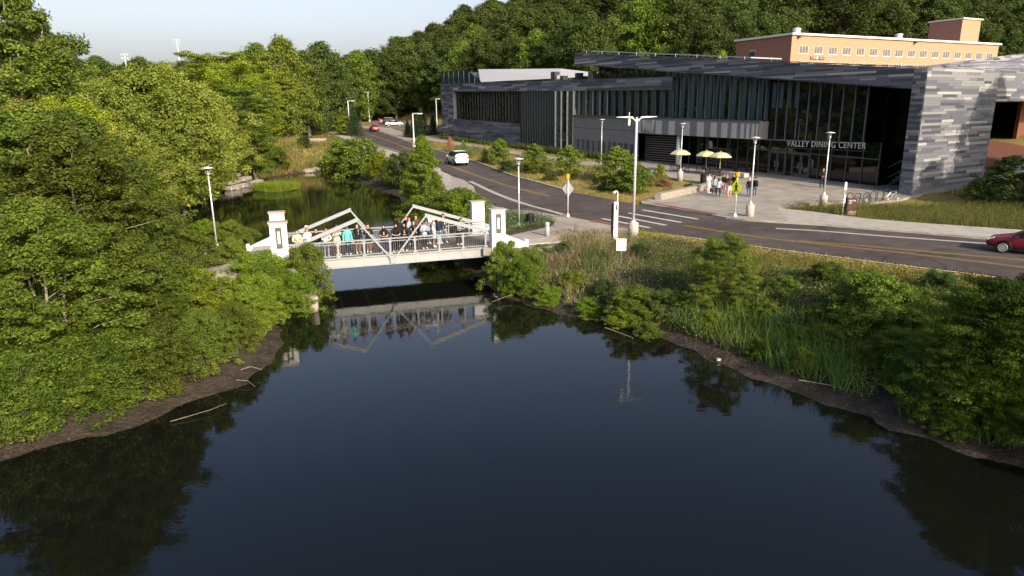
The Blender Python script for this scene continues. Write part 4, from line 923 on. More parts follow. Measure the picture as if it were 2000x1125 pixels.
def chair_mesh():
    e = empty('cafe_chair', (0, 0, 0), 0, 'black metal chair', 'chair', 'black chairs around the cafe tables')
    MB().box(-.21, .21, -.21, .21, .43, .46).build('seat', M['black'], e)
    m = MB()
    for k in range(5): m.box(-.19 + k * .085, -.15 + k * .085, .2, .22, .48, .86)
    m.box(-.22, .22, .195, .225, .86, .9); m.build('backrest', M['black'], e)
    for sx in (-.19, .19):
        for sy in (-.19, .2): MB().tube((sx * 1.1, sy * 1.1, 0), (sx, sy, .44), .014, n=5).build('leg', M['black'], e)
    m = MB()
    for sx in (-.23, .23): m.path([(sx, .2, .66), (sx, -.16, .66), (sx, -.18, .45)], .013, 5)
    m.build('armrest', M['black'], e); return e
ch0 = chair_mesh(); used = False
T_ = [(1327, 336, 'pale yellow umbrella by the column, left of the other two'), (1378, 340, 'pale yellow umbrella between the other two'), (1405, 343, 'pale yellow umbrella nearest the crossing sign, right of the other two')]
T2 = [(1447, 342, 'no umbrella')]
for px, py, lab in T_ + T2:
    if lab != 'no umbrella': x, y, z = umbrella_set(px, py, lab)
    else:
        x, y = PG(px, py, .13); z = gzp(y, .13); src = [o for o in bpy.data.objects if o.name == 'cafe_table'][0]; c = copy_tree(src); c.location = (x, y, z); c['label'] = 'round black cafe table without an umbrella near the doors'
    for k in range(4):
        a = .4 + k * math.pi / 2 + px * .1; c = ch0 if not used else copy_tree(ch0); used = True
        c.location = (x + .85 * math.cos(a), y + .85 * math.sin(a), z); c.rotation_euler = (0, 0, a - math.pi / 2); c['label'] = 'black metal chair at the cafe table ' + {1327: 'beside the column', 1378: 'under the middle yellow umbrella', 1405: 'under the right-hand yellow umbrella', 1447: 'that has no umbrella'}[px]
        c['group'] = 'chairs ' + c['label'][12:]
# cycle racks and bikes
rackp = [(1659, 397), (1673, 398.5), (1691, 397), (1704, 393.5), (1718, 391.5), (1731, 389.5)]
A = np.array(PG(1656, 397, .1)); B = np.array(PG(1741, 389, .1)); rd = (B - A) / np.linalg.norm(B - A); ra = math.atan2(rd[1], rd[0])
for k, (px, py) in enumerate(rackp):
    x, y = PG(px, py, .13); m = MB(); m.torus((0, 0, .62), .27, .03, 'y', 14, 6, 0, math.pi); m.tube((-.27, 0, 0), (-.27, 0, .62), .03, n=6); m.tube((.27, 0, 0), (.27, 0, .62), .03, n=6)
    o = m.build('cycle_rack', M['black'], None, True, (x, y, gzp(y, .13))); o.rotation_euler = (0, 0, ra - .25)
    tag(o, ['black hoop rack nearest the brown name board, leftmost of the row', 'black hoop rack with a bicycle wheel behind it, second from the left', 'black hoop rack with the dark bicycle leaning on it, third from the left', 'empty black hoop rack, third from the right', 'empty black hoop rack, second from the right', 'black hoop rack beside the pale-wheeled bicycle, rightmost of the row'][k], 'bike rack', 'row of hoop bike racks')
def bike(px, py, rz, lab, pale):
    x, y = PG(px, py, .13); e = empty('bicycle', (x, y, gzp(y, .13)), rz, lab, 'bicycle')
    for wx in (-.52, .52):
        w_ = MB().torus((wx, 0, .34), .32, .022, 'y', 22, 6).build('wheel', M['tyre'], e)
        MB().torus((wx, 0, .34), .295, .012, 'y', 22, 5).build('rim', M['rim'] if pale else M['dark'], w_)
        m = MB()
        for k in range(8): a = k * math.pi / 4; m.tube((wx, 0, .34), (wx + .29 * math.cos(a), 0, .34 + .29 * math.sin(a)), .003, n=3)
        m.build('spokes', M['steel'], w_)
    fm_ = M['car_bluegrey'] if not pale else M['steel']; m = MB()
    for a, b_ in (((-.52, .34), (-.08, .32)), ((-.08, .32), (-.2, .8)), ((-.2, .75), (.38, .78)), ((-.08, .32), (.40, .72)), ((-.52, .34), (-.19, .72)), ((.38, .86), (.52, .34))): m.tube((a[0], 0, a[1]), (b_[0], 0, b_[1]), .018, n=6)
    m.build('frame', fm_, e); m = MB(); m.path([(.38, 0, .85), (.36, 0, .97)], .015); m.path([(.46, -.28, 1.0), (.36, -.2, .98), (.36, .2, .98), (.46, .28, 1.0)], .014); m.build('handlebar', M['black'], e)
    MB().prism(-.33, -.08, -.06, .06, .86, .91, .87, .90).build('saddle', M['black'], e); m = MB(); m.torus((-.08, .03, .32), .09, .012, 'y', 14, 4); m.box(-.12, -.04, .05, .13, .14, .17); m.box(-.12, -.04, -.13, -.05, .47, .5); m.build('pedals', M['steel'], e)
bike(1683, 399, ra - .35, 'dark bicycle locked among the left hoop racks', False); bike(1741, 391.5, ra - .15, 'bicycle with pale wheels at the right end of the racks', True)
# stones: terrace blocks across the pond, boulders, sticks
rs = random.Random(8)
def stone(name, x, y, z, sx, sy, sz, rz, lab, m_='stone', grp=None, cat='stone'):
    bm = bmesh.new(); bmesh.ops.create_cube(bm, size=1); bmesh.ops.bevel(bm, geom=bm.edges[:], offset=.12, segments=2, affect='EDGES', profile=.6)
    for v in bm.verts: v.co += Vector((rs.uniform(-.04, .04), rs.uniform(-.04, .04), rs.uniform(-.04, .04))); v.co.x *= sx; v.co.y *= sy; v.co.z *= sz
    me = bpy.data.meshes.new(name); bm.to_mesh(me); bm.free(); me.materials.append(M[m_]); o = link(name, me); o.location = (x, y, z); o.rotation_euler = (rs.uniform(-.04, .04), rs.uniform(-.04, .04), rz); return tag(o, lab, cat, grp)
A = np.array(P0(447, 368, .3)); B = np.array(P0(510, 352, .3)); t = B - A; L = np.linalg.norm(t); t /= L; nn = np.array([-t[1], t[0]])
for row in range(3):
    n = 7 - row; 
    for k in range(n):
        w_ = L / 7.2 * rs.uniform(.85, 1.0); p = A + t * (L * (k + .5 + row * .35) / 7.2) + nn * (row * 1.25 + rs.uniform(-.15, .15))
        stone('terrace_block', p[0], p[1], .25 + row * .55, w_, 1.1, .5, math.atan2(t[1], t[0]) + rs.uniform(-.06, .06), 'pale stone block in the %s course of the stepped pond edge' % ('lowest', 'middle', 'top')[row], 'stone', 'stone blocks in the %s course' % ('lowest', 'middle', 'top')[row])
stone('boulder', *P0(604, 590, .4), .3, .8, 1.0, .9, .4, 'pale boulder at the water under the bush by the bridge', 'stone', None, 'boulder')
for px, py, s, lab in ((606, 333, 2.2, 'flat pale rock on the mud at the head of the pond'), (620, 331.5, 1.2, 'smaller pale rock beside the flat rock at the head of the pond'), (585, 322, 1.6, 'upright pale rock where the dry grass meets the mud')):
    x, y = P0(px, py, .3); stone('rock', x, y, .35, s, s * .8, .7 if s < 2 else .5, rs.uniform(0, 3), lab, 'stone', None, 'rock')
x, y = P0(1403, 702, .1); stone('rock', x, y, .10, .17, .13, .09, .3, 'small pale rock lying alone on the right mud bank', 'rock', None, 'rock')
for k in range(10):
    x, y = bw(11.0 + rs.uniform(-.3, 1.2), -1.2 - k * .22); stone('rock', x, y, max(gz(x, y), 0) + .15, rs.uniform(.4, .8), rs.uniform(.4, .7), rs.uniform(.3, .5), rs.uniform(0, 3), 'grey rock in the rubble below the road end of the bridge', 'rock', 'rubble below the bridge', 'rock')
x, y = P0(553, 277, 1.5); x, y = PG(555, 272); stone('stone_slab', x, y, gzp(y) + .1, 5, 2.5, .8, .1, 'long pale stone ledge in the grass beyond the pond', 'stone', None, 'stone slab')
x, y = PG(610, 276); stone('stone_slab', x, y, gzp(y) + .2, 5, 2, .7, -.2, 'low broken pale slab right of the stone ledge beyond the pond', 'stone', None, 'stone slab')
def stick(pts, r, lab): 
    w = [(*P0(px, py, z), z) for px, py, z in pts]; m = MB(); r *= .55; m.path(w, r, 6, rs=[r * (1 - .6 * i / len(w)) for i in range(len(w))]); tag(m.build('fallen_branch', M['stick']), lab, 'branch')
stick([(333, 823, .06), (372, 812, .1), (412, 800, .12), (442, 788, .08)], .022, 'bleached fallen branch at the left waterline')
stick([(1182, 640, .14), (1210, 650, .12), (1236, 660, .1)], .06, 'short dark log lying on the right mud bank')
stick([(470, 722, .3), (490, 716, .35), (512, 722, .25)], .03, 'thin pale stick on the mud below the left bushes')
stick([(462, 742, .2), (484, 744, .18), (498, 755, .12)], .025, 'crooked stick at the left waterline below the mud point')
stick([(1560, 742, .4), (1620, 752, .3), (1690, 770, .2)], .03, 'long thin dead stem on the right mud bank')
stick([(1000, 575, .3), (960, 590, .15)], .03, 'thin stick reaching to the water at the bridge end of the right bank')
# ------------------------------------------------------------------ cars: lofted shells
def car(kind, m_, px, py, rz, lab, dz=.01, xy=None):
    x, y = xy if xy else PG(px, py, dz); e = empty('car', (x, y, gzp(y, dz)), rz, lab, 'car')
    if kind == 'suv':
        Lc, Wc = 5.0, .98; st = [  # x, zlow, zbelt, halfwidth, ztop, halftop
            (-2.50, .52, .95, .80, 1.00, .70), (-2.46, .40, 1.12, .93, 1.16, .80), (-2.34, .34, 1.14, .97, 1.50, .74), (-2.12, .32, 1.15, .98, 1.82, .72), (-1.2, .30, 1.14, .98, 1.88, .74), (-.2, .30, 1.12, .98, 1.88, .75), (.55, .30, 1.10, .98, 1.80, .74),
            (1.15, .30, 1.08, .97, 1.30, .78), (1.32, .30, 1.07, .97, 1.16, .84), (1.9, .32, 1.03, .96, 1.10, .80), (2.3, .34, .95, .93, 1.02, .76), (2.48, .40, .80, .86, .86, .70)]; cab = (2, 7); wr = .40; ax = (-1.45, 1.5)
    else:
        Lc, Wc = 4.6, .89; st = [(-2.30, .50, .80, .72, .84, .62), (-2.26, .34, .93, .84, .97, .70), (-2.05, .28, .96, .88, 1.04, .74), (-1.55, .24, .95, .89, 1.12, .72), (-.95, .22, .94, .89, 1.40, .60), (-.3, .22, .92, .89, 1.46, .62), (.35, .22, .90, .89, 1.42, .62),
            (1.05, .22, .87, .89, 1.02, .70), (1.2, .22, .86, .89, .95, .76), (1.7, .24, .80, .88, .87, .72), (2.1, .28, .72, .84, .78, .66), (2.28, .34, .58, .74, .62, .58)]; cab = (3, 7); wr = .32; ax = (-1.38, 1.38)
    bm = bmesh.new(); rows = []
    for (xx, zl, zb, hw, zt, ht) in st:
        prof = [(0, zl), (hw * .85, zl), (hw * .99, zl + (zb - zl) * .35), (hw, zl + (zb - zl) * .75), (hw * .985, zb), (ht * 1.03, zt - .05 if zt - zb > .2 else zt - .02), (ht * .8, zt), (0, zt + .02)]
        full = [(-a, b_) for a, b_ in prof[:0:-1]] + prof; full = full[:-1] if False else full
        ring = [(a, b_) for a, b_ in prof] + [(-a, b_) for a, b_ in prof[-2:0:-1]]
        rows.append([bm.verts.new((xx, a, b_)) for a, b_ in ring])
    n = len(rows[0]); nh = 8
    for i in range(len(rows) - 1):
        for j in range(n):
            f = bm.faces.new((rows[i][j], rows[i][(j + 1) % n], rows[i + 1][(j + 1) % n], rows[i + 1][j]))
            side = j in (4, n - 5); topf = j in (5, 6, n - 7, n - 6)
            big = cab[0] <= i < cab[1]
            if side and big: f.material_index = 1
            if topf and (i == cab[1] - 1 or (kind == 'sedan' and i == cab[0])): f.material_index = 1
            if kind == 'suv' and topf and i == cab[0]: f.material_index = 1
    bm.faces.new(rows[0][::-1]); bm.faces.new(rows[-1]); bmesh.ops.recalc_face_normals(bm, faces=bm.faces)
    cr = bm.edges.layers.float.new('crease_edge')
    for ed in bm.edges:
        a = {f.material_index for f in ed.link_faces}
        if a == {0, 1}: ed[cr] = .75
    me = bpy.data.meshes.new('tmp'); bm.to_mesh(me); bm.free(); ob = bpy.data.objects.new('tmp', me); coll.objects.link(ob); md = ob.modifiers.new('s', 'SUBSURF'); md.levels = 2; md.render_levels = 2
    full = ev_mesh(ob, 'body')
    def sub(idx, name, mm):
        b2 = bmesh.new(); b2.from_mesh(full); bmesh.ops.delete(b2, geom=[f for f in b2.faces if f.material_index != idx], context='FACES')
        for f in b2.faces: f.material_index = 0; f.smooth = True
        m2 = bpy.data.meshes.new(name); b2.to_mesh(m2); b2.free(); m2.materials.append(M[mm]); return link(name, m2, e)
    body = sub(0, 'body', m_); sub(1, 'windows', 'carglass')
    # window pillars
    for s in (-1, 1):
        for xx in ((-1.35, -.25, .62) if kind == 'suv' else (-.42, )):
            m = MB(); zt = 1.80 if kind == 'suv' else 1.38; zb = 1.14 if kind == 'suv' else .93
            m.bar((xx, s * Wc * .985, zb), (xx - .04, s * (.775 if kind == 'suv' else .655), zt), .05, .07); m.build('pillar', M[m_] if kind != 'suv' else M['black'], e)
        m = MB(); m.box(.85 if kind == 'suv' else .72, 1.02 if kind == 'suv' else .88, min(s * Wc, s * (Wc + .2)), max(s * Wc, s * (Wc + .2)), 1.08 if kind == 'suv' else .88, 1.25 if kind == 'suv' else 1.02); m.build('mirror', M[m_], e)
        for axx in ax:
            w_ = MB().tube((axx, s * (Wc - .20), wr), (axx, s * (Wc + .005), wr), wr, n=24).build('wheel', M['tyre'], e, False)
            MB().tube((axx, s * (Wc - .02), wr), (axx, s * (Wc + .012), wr), wr * .34, n=12).build('hub', M['rim'], w_)
            m = MB(); m.torus((axx, s * (Wc + .008), wr), wr * .66, .022, 'y', 22, 5)
            for k in range(10): a = k * math.pi / 5; m.bar((axx, s * (Wc + .008), wr), (axx + wr * .64 * math.cos(a), s * (Wc + .008), wr + wr * .64 * math.sin(a)), .02, .05)
            m.build('rim', M['rim'], w_)
            MB().torus((axx, s * (Wc - .035), wr), wr + .045, .05, 'y', 16, 6, -.25, math.pi + .25).build('wheel_arch', M['black'], e)
        zl = .80 if kind == 'suv' else .70
        MB().box(-2.52 + (.02 if kind == 'suv' else .22), -2.30 + (.02 if kind == 'suv' else .2), min(s * .66, s * (Wc - .06)), max(s * .66, s * (Wc - .06)), zl + .12, zl + .36).build('tail_light', M['tail'], e)
        m = MB(); fx = 2.30 if kind == 'suv' else 2.02; m.prism(fx - .15, fx + .16, min(s * .52, s * (Wc - .12)), max(s * .52, s * (Wc - .12)), zl - .03, zl + .15, zl - .05, zl + .04); m.build('headlight', M['head'], e)
    MB().box(-2.53 if kind == 'suv' else -2.33, -2.45 if kind == 'suv' else -2.25, -.26, .26, .78 if kind == 'suv' else .62, .9 if kind == 'suv' else .74).build('number_plate', M['plate'], e)
    MB().box(-2.53 if kind == 'suv' else -2.32, -2.3 if kind == 'suv' else -2.1, -.8, .8, .38, .5).build('bumper', M['dark'] if kind != 'suv' else M[m_], e)
    MB().box(2.2 if kind == 'suv' else 2.12, 2.5 if kind == 'suv' else 2.27, -.5, .5, .45, .62).build('grille', M['black'], e)
    if kind == 'suv': 
        for s in (-1, 1): MB().bar((-1.9, s * .66, 1.93), (.3, s * .66, 1.93), .04, .04).build('roof_rail', M['steel'], e)
    return e
def road_dir(px, py): 
    p = np.array(PG(px, py)); i = nearest(NE2, p); i = min(max(i, 1), len(NE2) - 2); d = NE2[i + 1] - NE2[i - 1]; return math.atan2(d[1], d[0])
car('suv', 'car_white', 893, 321, road_dir(893, 321), 'white sport utility car driving away up the road')
car('sedan', 'car_red', 731, 256.5, road_dir(731, 256), 'bright red car driving away near the far bend')
car('sedan', 'car_bluegrey', 668, 250.5, road_dir(668, 250) + math.pi, 'blue-grey car coming round the far bend of the road')
mx_, my_ = PG(2014, 497, .01); dd = road_dir(2000, 510)
car('sedan', 'car_maroon', 0, 0, dd - .02, 'dark red car entering at the right edge of the road', .01, (mx_ + .3, my_ + .15))
for k, (px, py, kd, cm, lab) in enumerate(((771, 246, 'sedan', 'car_white', 'white car parked nearest in the car park row'), (765, 243.6, 'suv', 'car_black', 'dark car parked between the white and red cars'), (759, 241.6, 'sedan', 'car_silver', 'silver car parked behind the dark one in the car park row'), (756, 239.4, 'sedan', 'car_red', 'red car parked farthest along the car park row'))):
    car(kd, cm, px, py, R(8), lab, .05)
# ------------------------------------------------------------------ people: one skinned body each, clothes cut from its surface and lifted off it
def pose_joints(p):
    """joint positions (x right, y back, z up; the figure faces -y), radii, edges"""
    J = {}; E_ = []
    lean = {'lean': .42, 'stand': 0, 'hold': .02, 'hips': 0, 'walk': .05, 'phone': .03, 'raise': 0}[p]
    def up(z, f=1.0): return -lean * max(0, z - .9) * f
    J['pelvis'] = (0, 0.02, .92, .125); J['waist'] = (0, up(1.08), 1.08, .115); J['chest'] = (0, up(1.25), 1.25, .135); J['shoulder'] = (0, up(1.39), 1.39, .095)
    J['neck'] = (0, up(1.46), 1.46, .05); J['skull0'] = (0, up(1.54) - .01, 1.54, .075); J['skull1'] = (0, up(1.60) - .005, 1.605, .088); J['skull2'] = (0, up(1.66), 1.665, .062)
    E_ += [('pelvis', 'waist'), ('waist', 'chest'), ('chest', 'shoulder'), ('shoulder', 'neck'), ('neck', 'skull0'), ('skull0', 'skull1'), ('skull1', 'skull2')]
    for s, n in ((1, 'l'), (-1, 'r')):
        st = {'walk': (.16 * s, -.12 * s)}.get(p, (.0, .0))
        fx = {'hips': .16, 'stand': .10, 'phone': .09}.get(p, .11)
        J[n + 'hip'] = (.10 * s, .02, .86, .095); J[n + 'knee'] = (fx * s, .0 + st[0] * .5 - .02 + (.03 if p == 'lean' and s > 0 else 0), .49, .058); J[n + 'calf'] = (fx * s, st[0] * .8 + .03, .33, .052); J[n + 'ankle'] = (fx * s, .03 + st[0], .08, .036); J[n + 'toe'] = (fx * s * 1.12, -.13 + st[0], .035, .034)
        J[n + 'sho'] = (.175 * s, up(1.36), 1.36, .058)
        sy = up(1.3)
        el, wr, hd = {
            'stand': ((.24, .03, 1.10), (.25, -.03, .87), (.25, -.05, .79)), 'walk': ((.23, .06 * s, 1.10), (.23, -.03 + .1 * s, .87), (.23, -.06 + .12 * s, .79)),
            'hold': ((.23, .0, 1.10), (.08, -.22, 1.14), (.01, -.26, 1.17)), 'phone': ((.24, .02, 1.10), (.13, -.22, 1.22), (.07, -.27, 1.28)),
            'hips': ((.33, .08, 1.14), (.18, -.06, 1.0), (.14, -.10, .99)), 'lean': ((.25, sy - .10, 1.10), (.10, sy - .32, 1.06), (.0, sy - .36, 1.07)),
            'raise': ((.24, .03, 1.10), (.25, -.03, .87), (.25, -.05, .79)) if s < 0 else ((.32, -.1, 1.45), (.27, -.14, 1.68), (.26, -.16, 1.76))}[p]
        el = (el[0] * s, el[1] + (0 if p == 'lean' else up(1.1)), el[2]); wr = (wr[0] * s, wr[1], wr[2]); hd = (hd[0] * s + (.02 * s if p == 'hold' else 0), hd[1], hd[2])
        J[n + 'elb'] = (*el, .043); J[n + 'wri'] = (*wr, .028); 
        w = Vector(wr); d = (Vector(hd) - w).normalized(); side = d.cross(Vector((0, 0, 1)) if abs(d.z) < .8 else Vector((0, 1, 0))).normalized()
        J[n + 'palm'] = (*(w + d * .07), .030)
        E_ += [('pelvis', n + 'hip'), (n + 'hip', n + 'knee'), (n + 'knee', n + 'calf'), (n + 'calf', n + 'ankle'), (n + 'ankle', n + 'toe'), ('shoulder', n + 'sho'), (n + 'sho', n + 'elb'), (n + 'elb', n + 'wri'), (n + 'wri', n + 'palm')]
        curl = Vector((0, -.02, -.02))
        for k, ln in enumerate((.068, .078, .072, .055)):
            b0 = w + d * .075 + side * ((k - 1.5) * .021); b1 = b0 + d * ln * .6; b2 = b1 + d * ln * .5 + curl
            J[n + 'f%da' % k] = (*b1, .0095); J[n + 'f%db' % k] = (*b2, .008); E_ += [(n + 'palm', n + 'f%da' % k), (n + 'f%da' % k, n + 'f%db' % k)]
        J[n + 'tha'] = (*(w + d * .05 - side * .05), .011); J[n + 'thb'] = (*(w + d * .09 - side * .06), .009); E_ += [(n + 'palm', n + 'tha'), (n + 'tha', n + 'thb')]
    return J, E_
def body_mesh(p):
    J, E_ = pose_joints(p); names = list(J); bm = bmesh.new(); sk = bm.verts.layers.skin.verify(); vs = {}
    for n in names: x, y, z, r = J[n]; v = bm.verts.new((x, y, z)); v[sk].radius = (r * (1.15 if n in ('pelvis', 'waist', 'chest', 'shoulder') else 1), r * (.78 if n in ('pelvis', 'waist', 'chest', 'shoulder') else 1)); v[sk].use_root = (n == 'pelvis'); vs[n] = v
    for a, b_ in E_: bm.edges.new((vs[a], vs[b_]))
    me = bpy.data.meshes.new('t'); bm.to_mesh(me); bm.free(); ob = bpy.data.objects.new('t', me); coll.objects.link(ob)
    s = ob.modifiers.new('s', 'SKIN'); s.use_smooth_shade = True; u = ob.modifiers.new('u', 'SUBSURF'); u.levels = u.render_levels = 1
    me = ev_mesh(ob, 'body'); return me, J, E_
def seg_dist(P_, a, b_):
    ab = b_ - a; t = np.clip(((P_ - a) @ ab) / (ab @ ab + 1e-9), 0, 1); return np.linalg.norm(P_ - a - t[:, None] * ab, axis=1)
BODY = {}
def get_body(p):
    if p in BODY: return BODY[p]
    me, J, E_ = body_mesh(p); nf = len(me.polygons); cen = np.zeros(nf * 3); me.polygons.foreach_get('center', cen); cen = cen.reshape(-1, 3)
    D = np.stack([seg_dist(cen, np.array(J[a][:3]), np.array(J[b_][:3])) - .5 * (J[a][3] + J[b_][3]) * .6 for a, b_ in E_]); best = D.argmin(0)
    lab = []
    for i in range(nf):
        a, b_ = E_[best[i]]; k = b_
        if k in ('waist', 'chest', 'shoulder'): r_ = 'torso'
        elif k in ('neck', 'skull0', 'skull1', 'skull2'): r_ = 'head'
        elif k[1:] == 'hip': r_ = 'hip'
        elif k[1:] == 'knee': r_ = 'thigh'
        elif k[1:] in ('calf', 'ankle'): r_ = 'shin'
        elif k[1:] == 'toe': r_ = 'foot'
        elif k[1:] == 'sho': r_ = 'torso'
        elif k[1:] == 'elb': r_ = 'uarm'
        elif k[1:] == 'wri': r_ = 'farm'
        else: r_ = 'hand'
        if r_ == 'torso' and cen[i][2] < .97: r_ = 'hip'
        lab.append(r_)
    BODY[p] = (me, np.array(lab), cen, J); return BODY[p]
CLO = {}
def garment(p, key, regs, off, cond=None):
    k = (p, key)
    if k in CLO: return CLO[k]
    me, lab, cen, J = get_body(p); keep = np.isin(lab, regs)
    if cond is not None: keep |= cond(lab, cen)
    bm = bmesh.new(); bm.from_mesh(me); bm.normal_update()
    for v in bm.verts: v.co += v.normal * off
    bm.faces.ensure_lookup_table(); bmesh.ops.delete(bm, geom=[f for f, q in zip(list(bm.faces), keep) if not q], context='FACES')
    m2 = bpy.data.meshes.new(key); bm.to_mesh(m2); bm.free(); CLO[k] = m2; return m2
def hair_mesh(p, kind):
    k = (p, 'hair' + kind)
    if k in CLO: return CLO[k]
    J = get_body(p)[3]; c = Vector(J['skull1'][:3]); bm = bmesh.new(); bmesh.ops.create_uvsphere(bm, u_segments=14, v_segments=9, radius=.104, matrix=Matrix.Translation(c + Vector((0, .018, .02))))
    for v in bm.verts:
        d = v.co - c
        if d.y < -.035 and d.z < .055: v.co.y = c.y - .035
        if kind == 'long' and d.z < 0 and d.y > -.03: v.co.z -= .20 * min(1, (-d.z) / .06) ; v.co.y += .02; v.co.x *= .95
        if kind == 'short' and d.z < -.03: v.co.z = c.z - .03
        if kind == 'tail' and d.z < 0 and d.y > .05: v.co.z -= .14; v.co.y += .03
        if kind == 'cap' and d.z < .0: v.co.z = c.z + .0
    if kind == 'cap':
        r = bmesh.ops.create_cone(bm, segments=12, radius1=.10, radius2=.10, depth=.012, cap_ends=True, matrix=Matrix.Translation(c + Vector((0, -.075, .02))))
    for f in bm.faces: f.smooth = True
    m2 = bpy.data.meshes.new('hair'); bm.to_mesh(m2); bm.free(); CLO[k] = m2; return m2
def person(x, y, z, rz, pose, lab, grp, top, bottom, hair=('long', 'black'), sleeves='long', legs='trousers', shoes='white', skin='skin', hgt=1.0, extra=None):
    e = empty('person', (x, y, z), rz, lab, 'person', grp); e.scale = (hgt, hgt, hgt)
    me, labs, cen, J = get_body(pose); link('body', me, e, M[skin])
    t_regs = ['torso', 'hip'] + (['uarm', 'farm'] if sleeves == 'long' else ['uarm'])
    if sleeves == 'short': cond = lambda l, c: np.zeros(len(l), bool)
    link('top', garment(pose, 'top_' + sleeves, ['torso', 'uarm'] + (['farm'] if sleeves == 'long' else []), .016, lambda l, c: (l == 'hip') & (c[:, 2] > .86)), e, M['c_' + top])
    if legs == 'trousers': link('trousers', garment(pose, 'trousers', ['hip', 'thigh', 'shin'], .011), e, M['c_' + bottom])
    elif legs == 'shorts': link('shorts', garment(pose, 'shorts', ['hip'], .017, lambda l, c: (l == 'thigh') & (c[:, 2] > .62)), e, M['c_' + bottom])
    elif legs == 'dress': link('skirt', garment(pose, 'skirt', ['hip'], .035, lambda l, c: (l == 'thigh') & (c[:, 2] > .56)), e, M['c_' + bottom])
    link('shoes', garment(pose, 'shoes', ['foot'], .012, lambda l, c: (l == 'shin') & (c[:, 2] < .09)), e, M['c_' + shoes])
    link('hair' if hair[0] != 'cap' else 'cap', hair_mesh(pose, hair[0]), e, M[('h_' + hair[1]) if hair[0] != 'cap' else 'c_' + hair[1]])
    c = Vector(J['skull1'][:3]); k = (pose, 'face')
    if k not in CLO:
        m = MB()
        for s in (-1, 1): m.lathe([(.004, -.008), (.011, 0), (.004, .008)], 6, (c.x + s * .03, c.y - .082, c.z + .0))
        m.box(c.x - .022, c.x + .022, c.y - .088, c.y - .07, c.z - .052, c.z - .045)
        ob = m.build('face', M['h_brown']); CLO[k] = ob.data; bpy.data.objects.remove(ob)
        m = MB(); m.add([(c.x - .013, c.y - .08, c.z - .025), (c.x + .013, c.y - .08, c.z - .025), (c.x, c.y - .108, c.z - .022), (c.x, c.y - .082, c.z + .012)], [(0, 1, 2), (0, 2, 3), (2, 1, 3)])
        for s in (-1, 1): m.lathe([(.006, -.022), (.014, -.005), (.014, .012), (.006, .022)], 6, (c.x + s * .086, c.y + .005, c.z - .01))
        ob = m.build('nose_and_ears', M['skin']); CLO[(pose, 'nose')] = ob.data; bpy.data.objects.remove(ob)
    link('face', CLO[k], e, M['h_brown']); link('nose_and_ears', CLO[(pose, 'nose')], e, M[skin])
    if extra == 'lanyard':
        m = MB(); ch = J['chest']; m.bar((-.06, ch[1] - .11, 1.40), (0, ch[1] - .155, 1.20), .012, .02); m.bar((.06, ch[1] - .11, 1.40), (0, ch[1] - .155, 1.20), .012, .02); m.box(-.03, .03, ch[1] - .165, ch[1] - .155, 1.12, 1.20); m.build('lanyard', M['umb'], e)
    if extra == 'backpack':
        m = MB(); m.lathe([(.10, 0), (.16, .08), (.17, .28), (.12, .40), (.04, .44)], 12, (0, .19, .98)); m.build('backpack', M['c_black'], e, True)
    if extra == 'paper':
        MB().box(-.12, .12, -.36, -.35, 1.42, 1.72).build('paper', M['white'], e)
    return e
ga = 'students on the footbridge'; ba = math.atan2(BU[1], BU[0])
def onbridge(px, yb, dr=0.):
    # place along the span so that the figure stands at lateral distance yb
    d = ray(px, 0); 
    best = min(np.arange(-2, 11.6, .02), key=lambda s: abs(px - proj_x(*bw(s, yb), 3.1)))
    x, y = bw(best, yb); return x, y, DZ, ba + dr
def proj_x(X, Y, Z):
    v = (X, Y, Z - CAMH); fw = v[1] * math.cos(PIT) - v[2] * math.sin(PIT); upv = v[1] * math.sin(PIT) + v[2] * math.cos(PIT); xr = v[0] / fw * F; yr = upv / fw * F
    return 1000 + xr * _c - yr * _s
